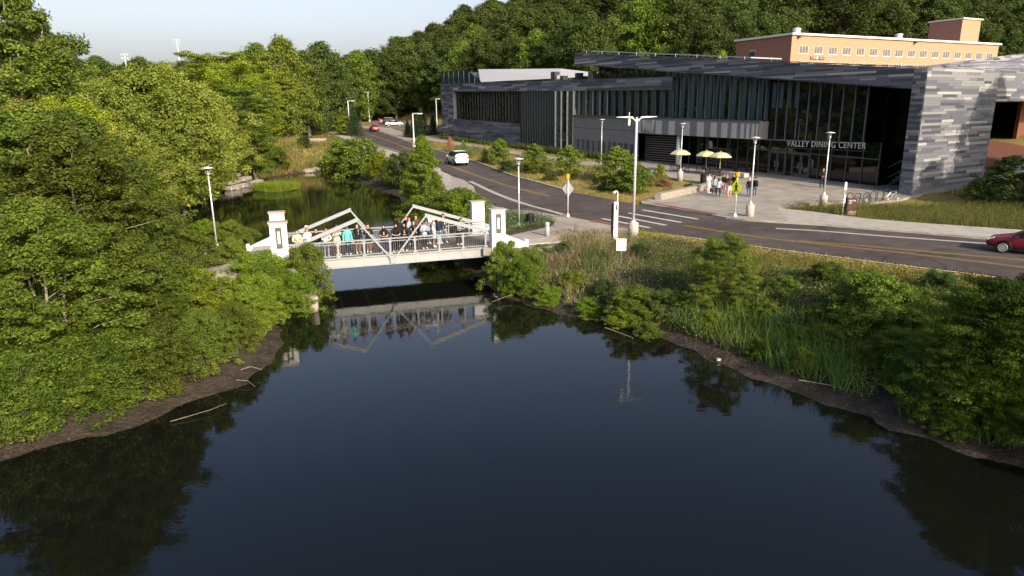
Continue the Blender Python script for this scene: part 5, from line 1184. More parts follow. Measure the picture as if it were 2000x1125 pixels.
BP = [  # pixel x, distance from near rail, turn, pose, label, kwargs
 (580, .55, 0, 'lean', 'person in a cream top leaning on the rail at the wooded end of the bridge', dict(top='cream', bottom='black', hair=('short', 'brown'), extra='lanyard')),
 (600, .75, .2, 'hold', 'person with long red hair, white top and pale jeans near the left truss foot', dict(top='white', bottom='ljeans', hair=('long', 'red'))),
 (618, .85, -.1, 'lean', 'person in black behind the near left truss chord', dict(top='black', bottom='ljeans', hair=('short', 'black'))),
 (636, .5, .1, 'lean', 'person with reddish hair and a white jacket leaning under the left chord', dict(top='white', bottom='grey', hair=('long', 'red'), shoes='white')),
 (657, .62, .5, 'hold', 'tall dark-haired person in a cream tunic with bare legs', dict(top='cream', bottom='cream', legs='dress', hair=('long', 'black'), hgt=1.08, skin='skin2', sleeves='short', shoes='white')),
 (678, .7, .2, 'stand', 'person in a bright turquoise sweatshirt and dark trousers', dict(top='teal', bottom='navy', hair=('short', 'black'), extra='lanyard')),
 (697, .85, .35, 'stand', 'person in a black jacket over beige with bare legs and tall white socks', dict(top='black', bottom='black', legs='shorts', hair=('short', 'black'), extra='lanyard', hgt=1.04)),
 (719, .95, -.2, 'phone', 'person in black behind the left diagonal', dict(top='black', bottom='black', legs='shorts', hair=('tail', 'brown'), shoes='white')),
 (748, .50, 0, 'lean', 'person with a dark tee leaning on crossed arms just left of mid-span', dict(top='black', bottom='jeans', sleeves='short', hair=('long', 'black'), extra='lanyard')),
 (770, .50, .15, 'lean', 'long dark-haired person leaning on crossed arms at mid-span', dict(top='black', bottom='black', sleeves='short', hair=('long', 'black'), hgt=1.02)),
 (779, 1.9, 2.6, 'stand', 'tall person in black seen from behind at the far rail', dict(top='black', bottom='black', hair=('tail', 'brown'), hgt=1.06)),
 (789, .65, -.1, 'lean', 'person in a black top with yellow print just right of mid-span', dict(top='black', bottom='black', hair=('long', 'black'), extra='lanyard')),
 (793, 3.2, .5, 'stand', 'red-brown haired person by the far rail', dict(top='black', bottom='black', hair=('short', 'red'))),
 (799, 2.5, 1.0, 'stand', 'person with auburn hair and a grey jacket in the middle of the deck', dict(top='blueg', bottom='jeans', hair=('short', 'red'))),
 (808, 1.2, .3, 'hips', 'person in black with a white collar behind the right diagonal', dict(top='black', bottom='black', hair=('short', 'black'), extra='lanyard', shoes='red')),
 (812, 3.3, -.2, 'stand', 'dark-haired person in brown at the far rail under the far apex', dict(top='brown', bottom='black', hair=('short', 'black'))),
 (828, .8, .2, 'hold', 'person in a blue-grey long shirt under the near right apex', dict(top='blueg', bottom='black', hair=('long', 'brown'))),
 (835, 2.3, .3, 'phone', 'person holding up a white sheet of paper', dict(top='grey', bottom='jeans', hair=('short', 'brown'), extra='paper')),
 (847, 1.0, 1.2, 'stand', 'person in a white cap and white tee with bare legs', dict(top='white', bottom='white', legs='shorts', sleeves='short', hair=('cap', 'white'), hgt=1.06)),
 (856, 1.9, -.6, 'stand', 'person in pale jeans beside the one in the white cap', dict(top='navy', bottom='ljeans', hair=('short', 'black'))),
 (866, 2.2, .2, 'hips', 'person in a navy jacket with a yellow lanyard', dict(top='navy', bottom='grey', hair=('short', 'brown'), hgt=1.08, extra='lanyard')),
 (895, 1.3, .4, 'lean', 'person in a grey hoodie bending by themselves near the road end', dict(top='grey', bottom='black', hair=('short', 'black'), shoes='white')),
]
for px, yb, dr, pose, lab, kw in BP: person(*onbridge(px, yb, dr), pose, lab, ga, **kw)
gb = 'people standing about the plaza'
def onplaza(px, py): x, y = PG(px, py, .13); return x, y, gzp(y, .135)
PP = [((1383, 377), .6, 'hold', 'person all in white beside a dark bag on the plaza', dict(top='white', bottom='white', hair=('short', 'red'), hgt=1.05)),
 ((1394, 380), 2.6, 'stand', 'person in pale blue with dark trousers left in the plaza group', dict(top='blueg', bottom='navy', hair=('long', 'brown'))),
 ((1402, 385), 2.9, 'hips', 'person in a pale blue jacket and black leggings with white shoes', dict(top='blueg', bottom='black', hair=('tail', 'brown'))),
 ((1412, 375), .3, 'hold', 'person in pink trousers and a black top', dict(top='black', bottom='pink', hair=('short', 'black'))),
 ((1418, 378), -.5, 'stand', 'person with bare arms and grey shorts in the middle of the group', dict(top='black', bottom='grey', legs='shorts', sleeves='short', hair=('tail', 'blond'))),
 ((1424, 386), 3.0, 'stand', 'person in a dark brown top and white shorts seen from behind', dict(top='brown', bottom='white', legs='shorts', hair=('long', 'brown'), hgt=1.06)),
 ((1432, 377), -1.2, 'walk', 'person in black and jeans partly behind the crossing sign', dict(top='black', bottom='jeans', hair=('short', 'brown'), hgt=1.05)),
 ((1462, 385), 2.9, 'stand', 'person with a white cap and black backpack left of the lamp pole', dict(top='black', bottom='jeans', hair=('cap', 'white'), extra='backpack')),
 ((1473, 384), 3.3, 'stand', 'person with dark hair and black sleeves right of the lamp pole', dict(top='black', bottom='jeans', hair=('short', 'black'), extra='backpack', hgt=1.04)),
 ((1605, 367), .3, 'hips', 'person in an all-black uniform alone in the shade by the doors', dict(top='black', bottom='black', hair=('short', 'brown'), shoes='black', hgt=1.12))]
for (px, py), rz, pose, lab, kw in PP: person(*onplaza(px, py), rz, pose, lab, gb, **kw)
x, y, z = onplaza(1386, 374); m = MB(); m.lathe([(.20, 0), (.24, .12), (.2, .30), (.08, .40)], 12); m.torus((0, 0, .38), .09, .015, 'y', 10, 5, 0, math.pi); o = m.build('bag', M['c_black'], None, True, (x, y, z)); tag(o, 'black bag lying at the feet of the person in white', 'bag')
# ------------------------------------------------------------------ vegetation
def quads_mesh(name, c, u, v, fold=None):
    """leaf diamonds: centres c, half-length vectors u, half-width vectors v"""
    n = len(c); co = np.empty((n, 4, 3), np.float32); co[:, 0] = c - u; co[:, 1] = c + v; co[:, 2] = c + u; co[:, 3] = c - v
    me = bpy.data.meshes.new(name); me.vertices.add(n * 4); me.vertices.foreach_set('co', co.ravel()); me.loops.add(n * 4); me.loops.foreach_set('vertex_index', np.arange(n * 4, dtype=np.int32))
    me.polygons.add(n); me.polygons.foreach_set('loop_start', np.arange(0, n * 4, 4, dtype=np.int32)); me.update(calc_edges=True); return me
def tris_mesh(name, a, b_, c):
    n = len(a); co = np.empty((n, 3, 3), np.float32); co[:, 0] = a; co[:, 1] = b_; co[:, 2] = c
    me = bpy.data.meshes.new(name); me.vertices.add(n * 3); me.vertices.foreach_set('co', co.ravel()); me.loops.add(n * 3); me.loops.foreach_set('vertex_index', np.arange(n * 3, dtype=np.int32))
    me.polygons.add(n); me.polygons.foreach_set('loop_start', np.arange(0, n * 3, 3, dtype=np.int32)); me.update(calc_edges=True); return me
def norm(a): return a / (np.linalg.norm(a, axis=-1, keepdims=True) + 1e-9)
def tree_mesh(seed, H, Rr, base=.25, limbs=30, clumps=6, leaves=120, leaf=.3, cr=.9, flat=.5, shape='round', stems=1, trunk_r=.25, lean=0., droop=0., upn=.9, asp=.5):
    r = np.random.RandomState(seed); tm = MB(); C = []; T = []
    def env(t):
        if shape == 'round': return Rr * (1 - abs(2 * t - .85) ** 2.4 * (.75 if t > .42 else .35)) 
        if shape == 'cone': return Rr * (1 - t) ** .8 * (.25 + .75 * min(1, t * 6 + .3))
        if shape == 'dome': return Rr * math.sqrt(max(0.02, 1 - t ** 2.2))
        if shape == 'column': return Rr * (.55 + .45 * math.sin(math.pi * min(1, t + .15))) * (1 - t ** 4)
        if shape == 'vase': return Rr * (.35 + .75 * t) * (1 - max(0, t - .75) * 2.2)
        return Rr
    stemtop = []
    for s in range(stems):
        a = 2 * math.pi * s / max(1, stems) + r.rand(); off = (0 if stems == 1 else Rr * (.28 + .2 * r.rand())); pts = []; rad = []
        for k in range(7):
            t = k / 6; pts.append((off * t * math.cos(a) + .04 * H * t * r.randn() * .35 + lean * t, off * t * math.sin(a) + .04 * H * t * r.randn() * .35, H * .86 * t)); rad.append(trunk_r * (1 - t) ** .8 / (1 if stems == 1 else 1.7) + .012 * H * .1)
        tm.path(pts, 0, 7, rs=rad); stemtop.append((np.array(pts), rad))
    for i in range(limbs):
        t = (i + r.rand()) / limbs; t = t ** .85; zc = H * (base + (1 - base) * t * .97); a = i * 2.39996 + r.rand() * .8; e = env(t) * r.uniform(.72, 1.12)
        pts, rad = stemtop[i % stems]; zs = max(.05 * H, zc - e * r.uniform(.25, .6) * (1 if shape != 'cone' else .1) + droop * e)
        k = min(5.99, zs / (H * .86) * 6); j = int(k); p0 = pts[j] + (pts[j + 1] - pts[j]) * (k - j)
        tip = np.array([p0[0] * .5 + e * math.cos(a), p0[1] * .5 + e * math.sin(a), zc - droop * e]); mid = (p0 + tip) / 2 + np.array([0, 0, .12 * e]) + r.randn(3) * .05 * e
        rr0 = max(.012, rad[j] * .42); tm.path([tuple(p0), tuple(mid), tuple(tip)], 0, 5, rs=[rr0, rr0 * .6, rr0 * .2])
        for c in range(clumps):
            q = .38 + .66 * (c + r.rand()) / clumps; pc = (p0 * (1 - q) ** 2 + 2 * mid * q * (1 - q) + tip * q * q) + r.randn(3) * np.array([1, 1, .45]) * e * .16
            C.append(pc); T.append(tip - p0)
    C = np.array(C); n = len(C); nl = leaves
    sz = cr * r.uniform(.6, 1.25, n)
    off = norm(r.randn(n, nl, 3)) * (r.rand(n, nl, 1) ** .45) * sz[:, None, None] * np.array([1, 1, flat])
    P_ = (C[:, None] + off).reshape(-1, 3); nrm = norm(norm(off).reshape(-1, 3) * .55 + np.array([0, 0, upn]) + r.randn(n * nl, 3) * .42)
    ax = norm(np.cross(nrm, r.randn(n * nl, 3))); bx = np.cross(nrm, ax); L = leaf * r.uniform(.65, 1.3, (n * nl, 1))
    P_[:, 2] = np.maximum(P_[:, 2], .02)
    cm = quads_mesh('crown', P_, ax * L * .5, bx * L * .5 * asp)
    ob = tm.build('trunk', M['bark']); me = ob.data; bpy.data.objects.remove(ob); return cm, me, H
def conifer_mesh(seed, H, Rr, leaf=.25):
    r = np.random.RandomState(seed); tm = MB(); tm.path([(0, 0, 0), (0, 0, H * .5), (0, 0, H)], 0, 7, rs=[.16, .1, .02]); P_ = []; 
    nw = 26
    for k in range(nw):
        t = k / nw; z = H * (.04 + .95 * t); e = Rr * (1 - t) ** .85 * r.uniform(.9, 1.05)
        for j in range(11):
            a = j * 2 * math.pi / 11 + k * .7 + r.rand() * .3; ee = e * r.uniform(.8, 1.1)
            for q in np.linspace(.12, 1, 9):
                for m_ in range(7): P_.append((ee * q * math.cos(a) + r.randn() * .12 * (1.2 - q) * Rr * .6, ee * q * math.sin(a) + r.randn() * .12 * (1.2 - q) * Rr * .6, z - .28 * ee * q + r.randn() * .07 + .1 * ee * q * q))
    P_ = np.array(P_); n = len(P_); nrm = norm(np.array([0, 0, .8]) + r.randn(n, 3) * .5); ax = norm(np.cross(nrm, r.randn(n, 3))); bx = np.cross(nrm, ax); L = leaf * r.uniform(.6, 1.3, (n, 1))
    cm = quads_mesh('crown', P_, ax * L * .5, bx * L * .5 * .35); ob = tm.build('trunk', M['bark']); me = ob.data; bpy.data.objects.remove(ob); return cm, me, H
V = {}
V['near'] = [tree_mesh(11 + k, 9.0, 3.0, .02, 78, 9, 120, .155, .42, .6, 'round', 3, .12, upn=.7) for k in range(3)]
V['mid'] = [tree_mesh(31 + k, 14.0, 4.8, .18, 74, 7, 125, .27, .82, .75, 'round', 2, .24, upn=.45) for k in range(3)]
V['oak'] = [tree_mesh(41 + k, 20.0, 6.4, .12, 40, 7, 100, .50, 1.55, .8, 'round', 1, .42, upn=.4) for k in range(4)]
V['open'] = [tree_mesh(51 + k, 18.0, 5.8, .22, 34, 8, 110, .34, .85, .7, 'round', 3, .40, upn=.5) for k in range(2)]
V['locust'] = [tree_mesh(61 + k, 17.0, 7.0, .12, 44, 10, 90, .34, 1.2, .24, 'vase', 2, .32, upn=1.2) for k in range(2)]
V['shrub'] = [tree_mesh(71 + k, 3.2, 1.7, .02, 52, 6, 95, .105, .30, .75, 'dome', 5, .04, upn=.5) for k in range(3)]
V['fshrub'] = [tree_mesh(76 + k, 3.6, 2.0, .02, 40, 5, 55, .20, .42, .75, 'dome', 4, .05, upn=.5) for k in range(2)]
V['young'] = [tree_mesh(81 + k, 4.0, 1.5, .10, 30, 5, 44, .19, .34, .7, 'round', 1, .045, upn=.5) for k in range(3)]
V['poplar'] = [tree_mesh(91, 7.5, 1.7, .04, 60, 6, 75, .16, .36, .75, 'column', 1, .07, upn=.5)]
V['layer'] = [tree_mesh(95, 6.0, 3.0, .04, 64, 9, 150, .10, .42, .32, 'dome', 3, .07, upn=1.0), tree_mesh(96, 4.2, 2.1, .05, 50, 8, 130, .095, .34, .32, 'dome', 3, .05, upn=1.0)]
V['spruce'] = [conifer_mesh(5, 7.0, 2.6), conifer_mesh(6, 7.0, 2.8)]
PR = random.Random(77)
def plant(kind, x, y, h, m_, name, lab, cat, grp=None, wid=None, k=None, z=None, trunk='bark', rz=None):
    vs = V[kind]; cm, tm, H_ = vs[(k if k is not None else PR.randrange(len(vs))) % len(vs)]; z = gz(x, y) - .1 if z is None else z
    e = empty(name, (x, y, z), PR.random() * 6.28 if rz is None else rz, lab, cat, grp); s = h / H_; w = s if wid is None else wid; e.scale = (w, w, s)
    link('crown', cm, e, M[m_]); link('trunk', tm, e, M[trunk]); return e
def tree_px(kind, px, ptop, Y, m_, lab, wid=1.0, name='tree', grp=None, k=None, trunk='bark', cat='tree'):
    """tree whose top appears near (px, ptop) at the distance Y; wid = width relative to its height"""
    x, y, zt = PY(px, ptop, Y); z = gz(x, y); h = max(1.0, zt - z); H_ = V[kind][0][2]; return plant(kind, x, y, h, m_, name, lab, cat, grp, h / H_ * wid, k, None, trunk)
# ---- left bank, near
NB_ = [(20, 195, 31, 'near', 'l_mid', 1.25, 'light green multi-stemmed alder at the left edge, tallest of the bank trees'), (105, 225, 27, 'near', 'l_alder', 1.15, 'dark green alder whose bare stems show at the far left bank'), (180, 255, 30, 'near', 'l_alder', 1.1, 'dark green alder between the tallest bank tree and the lamp'),
 (235, 335, 30, 'near', 'l_alder', 1.0, 'dark alder with branches reaching towards the round-topped lamp'), (60, 370, 22.5, 'near', 'l_alder', 1.2, 'broad glossy alder over the mud at the left edge'), (170, 420, 24.5, 'near', 'l_alder', 1.25, 'glossy alder in the middle of the left bank'), (255, 450, 27, 'near', 'l_alder', 1.15, 'glossy alder beside the yellow-green bush'),
 (5, 500, 23, 'near', 'l_mid', 1.1, 'low-branched alder cut by the left picture edge'), (300, 560, 25.5, 'near', 'l_alder', 1.4, 'low dark alder hanging over the mud point')]
for px, pt, Y, kd, mm, w, lab in NB_: tree_px(kd, px, pt, Y, mm, lab, w, 'alder_tree', None, None, 'palebark')
SB = [(375, 520, 29, 'l_bright', 1.25, 'yellow-green bush right of the dark alders'), (420, 590, 28, 'l_yellow', 1.1, 'small yellow-green bush on the mud point'), (500, 490, 35, 'l_bright', 1.35, 'bright green bush in front of the wooded bridge end'), (560, 530, 33.5, 'l_bright', 1.25, 'bright green bush overhanging the water beside the bridge'), (455, 610, 29.5, 'l_mid', 1.3, 'mid green bush above the mud point'), (525, 600, 31.5, 'l_bright', 1.15, 'low bright bush at the waterline by the boulder'),
 (40, 640, 22, 'l_alder', 1.2, 'low dark bush at the foot of the left bank trees'), (130, 640, 21.8, 'l_alder', 1.7, 'glossy low bush beside the left mud strip'), (205, 630, 23, 'l_alder', 1.6, 'glossy bush hanging to the mud in the middle of the left bank'), (270, 680, 23.8, 'l_alder', 1.4, 'small glossy bush nearest the water on the left bank'), (345, 620, 26, 'l_mid', 1.5, 'low green bush under the right alder'), (395, 650, 27, 'l_mid', 1.3, 'round low bush beside the mud point'), (-20, 690, 20, 'l_mid', 1.0, 'low bush at the lower left picture edge'),
 (592, 472, 36.2, 'l_mid', .8, 'sparse green sprig against the near left pylon'), (445, 465, 38, 'l_mid', 1.2, 'green bush beside the left path bollard'), (350, 440, 36, 'l_mid', 1.2, 'green bush left of the left path'), (310, 480, 33, 'l_mid', 1.3, 'shadowed bush under the alders by the path'),
 (355, 425, 50, 'l_mid', 1.2, 'green bush on the pond side of the path, leftmost'), (395, 425, 49, 'l_bright', 1.0, 'light bush behind the left round-topped lamp'), (440, 428, 47, 'l_mid', 1.1, 'feathery bush between the lamp and the pylons'), (478, 440, 45, 'l_mid', 1.0, 'bush just left of the white pylons')]
for px, pt, Y, mm, w, lab in SB: tree_px('shrub', px, pt, Y, mm, lab, w, 'bush', None, None, 'bark', 'bush')
SHORE = [(-15.6, 19.9, 2.6, 'l_alder', 'bush at the lower left, first in the row along the left mud strip'), (-14.1, 21.4, 2.5, 'l_alder', 'second dark bush along the left mud strip'), (-12.9, 23.1, 2.6, 'l_alder', 'third dark bush along the left mud strip'), (-12.1, 25.2, 2.3, 'l_mid', 'green bush nearest the mud at the middle of the left bank'), (-11.7, 27.3, 2.0, 'l_mid', 'low green bush behind the mud point'), (-12.1, 29.4, 2.1, 'l_bright', 'light bush inland of the mud point'), (-12.3, 31.5, 2.4, 'l_bright', 'light bush between the mud point and the bridge bushes'), (-12.7, 33.4, 2.5, 'l_bright', 'light bush below the left pylon'), (-12.0, 34.9, 2.2, 'l_bright', 'light bush against the stone by the wooded bridge end'),
 (-18.0, 19.2, 2.2, 'l_mid', 'bush at the lower left corner above the mud')]
for x, y, h, mm, lab in SHORE: plant('shrub', x, y, h, mm, 'bush', lab, 'bush', None, h / 3.2 * 1.05)
# ---- left wood around the pond, middle distance
MT = [(316, 222, 66, 'l_mid', .85, 'olive-green tree at the pond edge with a pale trunk'), (215, 235, 44, 'l_olive', 1.2, 'yellow-olive tree behind the bank alders'), (95, 205, 42, 'l_mid', 1.2, 'mid green tree behind the leftmost alder'), (372, 192, 80, 'l_olive', .85, 'pale olive tree left of the pond head'), (270, 120, 62, 'l_olive', 1.05, 'tall pale olive tree rising to the skyline'), (320, 118, 66, 'l_olive', 1.0, 'tall pale olive tree beside the taller floodlight mast'),
 (200, 150, 58, 'l_olive', 1.1, 'olive tree on the skyline under the shorter floodlight mast'), (385, 160, 88, 'l_olive', 1.1, 'olive tree in front of the locusts'), (120, 185, 50, 'l_yellow', 1.1, 'yellowish tree under the tall open trees'), (430, 225, 98, 'l_mid', .9, 'green tree above the stone terrace'), (300, 255, 62, 'l_mid', .85, 'lower green tree over the left shore of the pond'), (470, 205, 115, 'l_yellow', .95, 'yellow-green tree behind the dry grass'), (40, 190, 47, 'l_olive', 1.2, 'olive tree below the open-crowned trees at the left edge'), (235, 300, 42, 'l_alder', 1.1, 'dark tree in the gap behind the bank alders'),
 (392, 290, 96, 'l_mid', 1.0, 'small green tree at the end of the stone terrace'), (160, 300, 37, 'l_alder', 1.1, 'dark tree behind the bare stems')]
for px, pt, Y, mm, w, lab in MT: tree_px('mid', px, pt, Y, mm, lab, w, 'tree', None, None, 'palebark')
for px, pt, Y, kd, mm, w, lab in [(10, -50, 62, 'open', 'l_mid', .85, 'tall open-crowned tree at the top left corner'), (95, 62, 74, 'open', 'l_mid', .8, 'tall open-crowned tree with visible pale limbs, right of the corner tree'), (60, 40, 84, 'open', 'l_dark', 1.1, 'dark tree behind the two open-crowned trees'),
   (-40, 30, 60, 'open', 'l_mid', 1.1, 'open-crowned tree cut by the left edge'),
   (405, 92, 118, 'locust', 'l_yellow', 1.0, 'layered yellow-green locust, leftmost of the three'), (455, 112, 108, 'locust', 'l_yellow', .85, 'layered yellow-green locust in the middle of the three'), (515, 135, 125, 'locust', 'l_yellow', .7, 'layered yellow-green locust tall one behind the second'), (480, 155, 100, 'locust', 'l_mid', .85, 'lower locust in front of the layered ones'),
   (545, 68, 140, 'oak', 'l_mid', .9, 'rounded green tree left of the big dark oak'), (625, 78, 165, 'oak', 'l_dark', 1.1, 'big dark oak beside the far bend of the road'), (590, 95, 150, 'oak', 'l_dark', .95, 'dark oak with its trunk showing by the far bend'), (500, 80, 150, 'oak', 'l_mid', .9, 'green oak behind the locusts'), (655, 110, 185, 'oak', 'l_dark', .9, 'dark oak right of the big one')]:
    tree_px(kd, px, pt, Y, mm, lab, w, 'tree', None, None, 'palebark' if kd == 'open' else 'bark')
# far ridge to the left
rg = random.Random(5)
for k in range(34):
    px = rg.uniform(110, 560); Y = rg.uniform(225, 300); tree_px('oak', px, rg.uniform(104, 132) + max(0, px - 250) * .06, Y, 'l_forest', 'dark tree on the distant ridge below the sky at the left', 1.25, 'ridge_tree', 'trees on the distant left ridge')
# ---- shrubs and small trees around the pond and road
FS = [('fshrub', 593, 265, 126, 'l_dark', 1.3, 'dark rounded shrub beyond the head of the pond'), ('fshrub', 668, 270, 114, 'l_mid', 1.2, 'broad leafy shrub on the road side of the pond, leftmost'), ('fshrub', 698, 268, 108, 'l_mid', 1.1, 'leafy shrub overlapping the broad one'), ('fshrub', 740, 298, 99, 'l_yellow', 1.2, 'yellow-green shrub between the broad shrub and the dark one'), ('fshrub', 785, 296, 87, 'l_dark', 1.0, 'dark shrub left of the poplar-like tree'),
 ('poplar', 822, 258, 66, 'l_bright', 1.15, 'tall slim tree in front of the road lamp'), ('poplar', 806, 330, 70, 'l_bright', 1.25, 'shorter bright tree joined to the slim one'), ('poplar', 850, 330, 60, 'l_bright', 1.1, 'bright leafy sapling right of the slim tree'), ('shrub', 835, 375, 55, 'l_bright', 1.5, 'bright bush at the water on the road side'), ('shrub', 880, 365, 52, 'l_mid', 1.5, 'broad bush left of the road-end pylons'), ('shrub', 905, 372, 50, 'l_bright', 1.3, 'bush touching the farther road-end pylon'), ('shrub', 860, 400, 50, 'l_mid', 1.4, 'bush over the water behind the bridge'),
 ('spruce', 690, 205, 150, 'l_spruce', .9, 'dark spruce across the far bend'), ('spruce', 822, 208, 148, 'l_spruce', .95, 'tall dark spruce left of the hall'), ('spruce', 795, 232, 146, 'l_spruce', .9, 'small spruce at the end of the car park'), ('spruce', 845, 222, 150, 'l_spruce', 1.0, 'dark spruce nearest the hall corner'), ('spruce', 808, 225, 143, 'l_spruce', 1.1, 'low spreading spruce in front of the others'),
 ('young', 672, 225, 152, 'l_yellow', 1.4, 'small yellowish tree across the far bend'), ('fshrub', 540, 285, 112, 'l_mid', 1.0, 'low green shrub in the dry grass'), ('fshrub', 500, 270, 108, 'l_mid', 1.2, 'green shrub at the edge of the wood'), ('fshrub', 636, 308, 123, 'l_mid', .8, 'low shrub on the mud at the head of the pond'), ('fshrub', 762, 322, 90, 'l_bright', .9, 'light green low shrub by the water under the road')]
for kd, px, pt, Y, mm, w, lab in FS: tree_px(kd, px, pt, Y, mm, lab, w, 'shrub' if kd != 'poplar' and kd != 'spruce' else 'tree', None, None, 'bark', 'shrub' if kd not in ('poplar', 'spruce', 'young') else 'tree')
YT = [(975, 268, 92, 1.1, 'l_mid', 'young tree in front of the clad corner, third from the left corner'), (946, 285, 95, .7, 'l_mid', 'thin sapling by the white car'), (905, 272, 104, .6, 'l_bright', 'slim sapling left of the path bend'), (916, 292, 100, .5, 'l_mid', 'tiny bush on the dry verge'), (878, 265, 112, .6, 'l_rust', 'small rust-coloured shrub at the left end of the hall'),
 (1044, 278, 84, 1.3, 'l_mid', 'round young tree in front of the finned glass'), (1040, 312, 82, 1.2, 'l_mid', 'lower bush under the round young tree'), (1113, 282, 80, 1.25, 'l_mid', 'round young tree in front of the glass bay'), (1205, 283, 74, 1.5, 'l_mid', 'leafy tree left of the twin-arm lamp'), (1235, 312, 66, 1.7, 'l_mid', 'broad leafy tree behind the twin-arm lamp pole'), (1212, 330, 68, 1.4, 'l_mid', 'bushy growth at the foot of the broad leafy tree'), (1290, 318, 74, 1.0, 'l_bright', 'light bush between the trellis and the bench wall'),
 (1165, 345, 72, 1.1, 'l_dark', 'dark low bush in the verge planting'), (1120, 335, 76, 1.0, 'l_dark', 'dark low bush left of the lamp base')]
for px, pt, Y, w, mm, lab in YT: tree_px('young', px, pt, Y, mm, lab, w, 'young_tree', None, None, 'bark', 'tree' if w > 1 else 'bush')
for px, pt, Y, w, mm, lab in [(1300, 352, 70, 1.3, 'l_rust', 'low reddish shrub at the bench wall'), (1275, 345, 71, 1.2, 'l_rust', 'reddish shrub below the light bush'), (990, 312, 84, 1.6, 'l_weed', 'low grey-green planting opposite the white car'), (1075, 340, 76, 1.8, 'l_weed', 'low planting below the round young trees'), (1345, 372, 66, 1.2, 'l_weed', 'low planting behind the bench wall'), (1180, 360, 68, 1.5, 'l_weed', 'low tangled planting above the kerb')]:
    tree_px('shrub', px, pt, Y, mm, lab, w, 'low_shrub', None, None, 'bark', 'shrub')
# ---- right bank
RB = [('layer', 1418, 450, 30.5, 'l_mid', .95, 'wide-branched green tree on the right bank below the road', 0), ('shrub', 1712, 525, 26, 'l_mid', 1.25, 'leafy small tree on the right bank, right of the wide-branched one', 1), ('layer', 1935, 545, 20.5, 'l_bright', 1.15, 'big light green layered tree at the right edge', 0), ('layer', 2030, 530, 19.5, 'l_bright', 1.2, 'layered tree cut by the right edge', 0), ('layer', 1870, 650, 19.8, 'l_bright', 1.0, 'lower layered bush in front of the big light green tree', 1), ('layer', 1975, 690, 18.8, 'l_bright', 1.1, 'low layered bush overhanging the reeds at the right edge', 1),
 ('shrub', 990, 468, 37, 'l_mid', .85, 'bush covering the road end of the bridge'), ('shrub', 1015, 500, 35.8, 'l_bright', .95, 'bright bush on the rubble by the bridge'), ('shrub', 1035, 480, 37.2, 'l_mid', .9, 'bush behind the rubble bushes by the bridge'), ('shrub', 1070, 560, 34, 'l_bright', 1.5, 'low bright bush nearest the water right of the bridge'), ('shrub', 1235, 555, 31, 'l_mid', 1.4, 'leafy clump above the mud in the middle of the right bank'), ('shrub', 1290, 560, 31, 'l_weed', 1.5, 'grey-green weed clump right of the leafy clump'),
 ('shrub', 1745, 640, 23.5, 'l_bright', 1.2, 'broad-leaved bush in front of the cattails'), ('shrub', 1800, 600, 24.5, 'l_mid', 1.3, 'dark bush between the small tree and the layered tree'), ('shrub', 1690, 670, 23.5, 'l_mid', 1.2, 'low green bush behind the cattails'), ('shrub', 1600, 640, 27, 'l_mid', 1.4, 'low green bush in the shade of the right bank'), ('shrub', 1500, 620, 28.5, 'l_mid', 1.3, 'low bush beside the middle cattails'), ('shrub', 1350, 600, 30.5, 'l_mid', 1.2, 'low bush below the wide-branched tree'), ('shrub', 1570, 700, 24, 'l_bright', 1.0, 'small bush at the mud edge right of the cattails'),
 ('young', 1905, 348, 57, 'l_mid', 1.1, 'thin-stemmed bush on the lawn by the lit wall'), ('young', 1985, 300, 56, 'l_dark', 1.6, 'dark evergreen-like tree at the right edge before the wall')]
for r_ in RB: tree_px(r_[0], r_[1], r_[2], r_[3], r_[4], r_[6], r_[5], 'bank_tree' if r_[0] == 'layer' else 'bush', None, r_[7] if len(r_) > 7 else None, 'bark', 'tree' if r_[0] == 'layer' else 'bush')
LOW = [(1120, 545, 1.2, 'l_mid'), (1150, 575, .9, 'l_bright'), (1180, 560, 1.2, 'l_weed'), (1215, 590, 1.0, 'l_bright'), (1330, 575, 1.1, 'l_weed'), (1460, 580, 1.1, 'l_mid'), (1530, 590, 1.2, 'l_mid'), (1610, 585, 1.3, 'l_mid'), (1650, 620, 1.2, 'l_mid'), (1620, 660, 1.0, 'l_bright'), (1560, 650, 1.0, 'l_mid'), (1490, 655, .8, 'l_bright'), (1780, 640, 1.3, 'l_mid'), (1830, 600, 1.2, 'l_weed'), (1840, 700, 1.1, 'l_mid'), (1770, 720, .9, 'l_bright'), (1690, 600, 1.0, 'l_weed'), (1270, 610, .8, 'l_mid'), (1390, 610, .9, 'l_bright'), (1100, 500, 1.0, 'l_weed'), (1060, 500, 1.1, 'l_mid'), (1250, 520, .9, 'l_weed'), (1870, 790, .8, 'l_mid')]
for px, py, h, mm in LOW:
    x, y = P0(px, py, 1.1); plant('shrub', x, y, h, mm, 'low_shrub', 'low leafy growth among the grasses of the right bank', 'shrub', 'low shrubs on the right bank', h / 3.2 * 1.5)
# trees out of the frame on the sun side: their shade falls on the bank, the lawn and the lit wall
for x, y, h, kd, lab in ((20, 13, 10, 'near', 'tree outside the picture on the right bank, nearest the water'), (24, 16, 7, 'near', 'tree outside the picture on the right bank, second from the water'), (27.5, 20.5, 6, 'near', 'tree outside the picture on the right bank, low one third from the water'), (25, 12, 8, 'near', 'tree outside the picture on the right bank, tall one behind the second'), (22, 10, 8, 'near', 'tree outside the picture behind the water-side one'),
   (60, 50, 21, 'mid', 'tree outside the picture before the right wing'), (50, 46, 13, 'mid', 'tree outside the picture at the lawn edge'), (56, 46, 14, 'mid', 'tall tree outside the picture beside the right wing')):
    plant(kd, x, y, h, 'l_mid', 'tree', lab, 'tree')
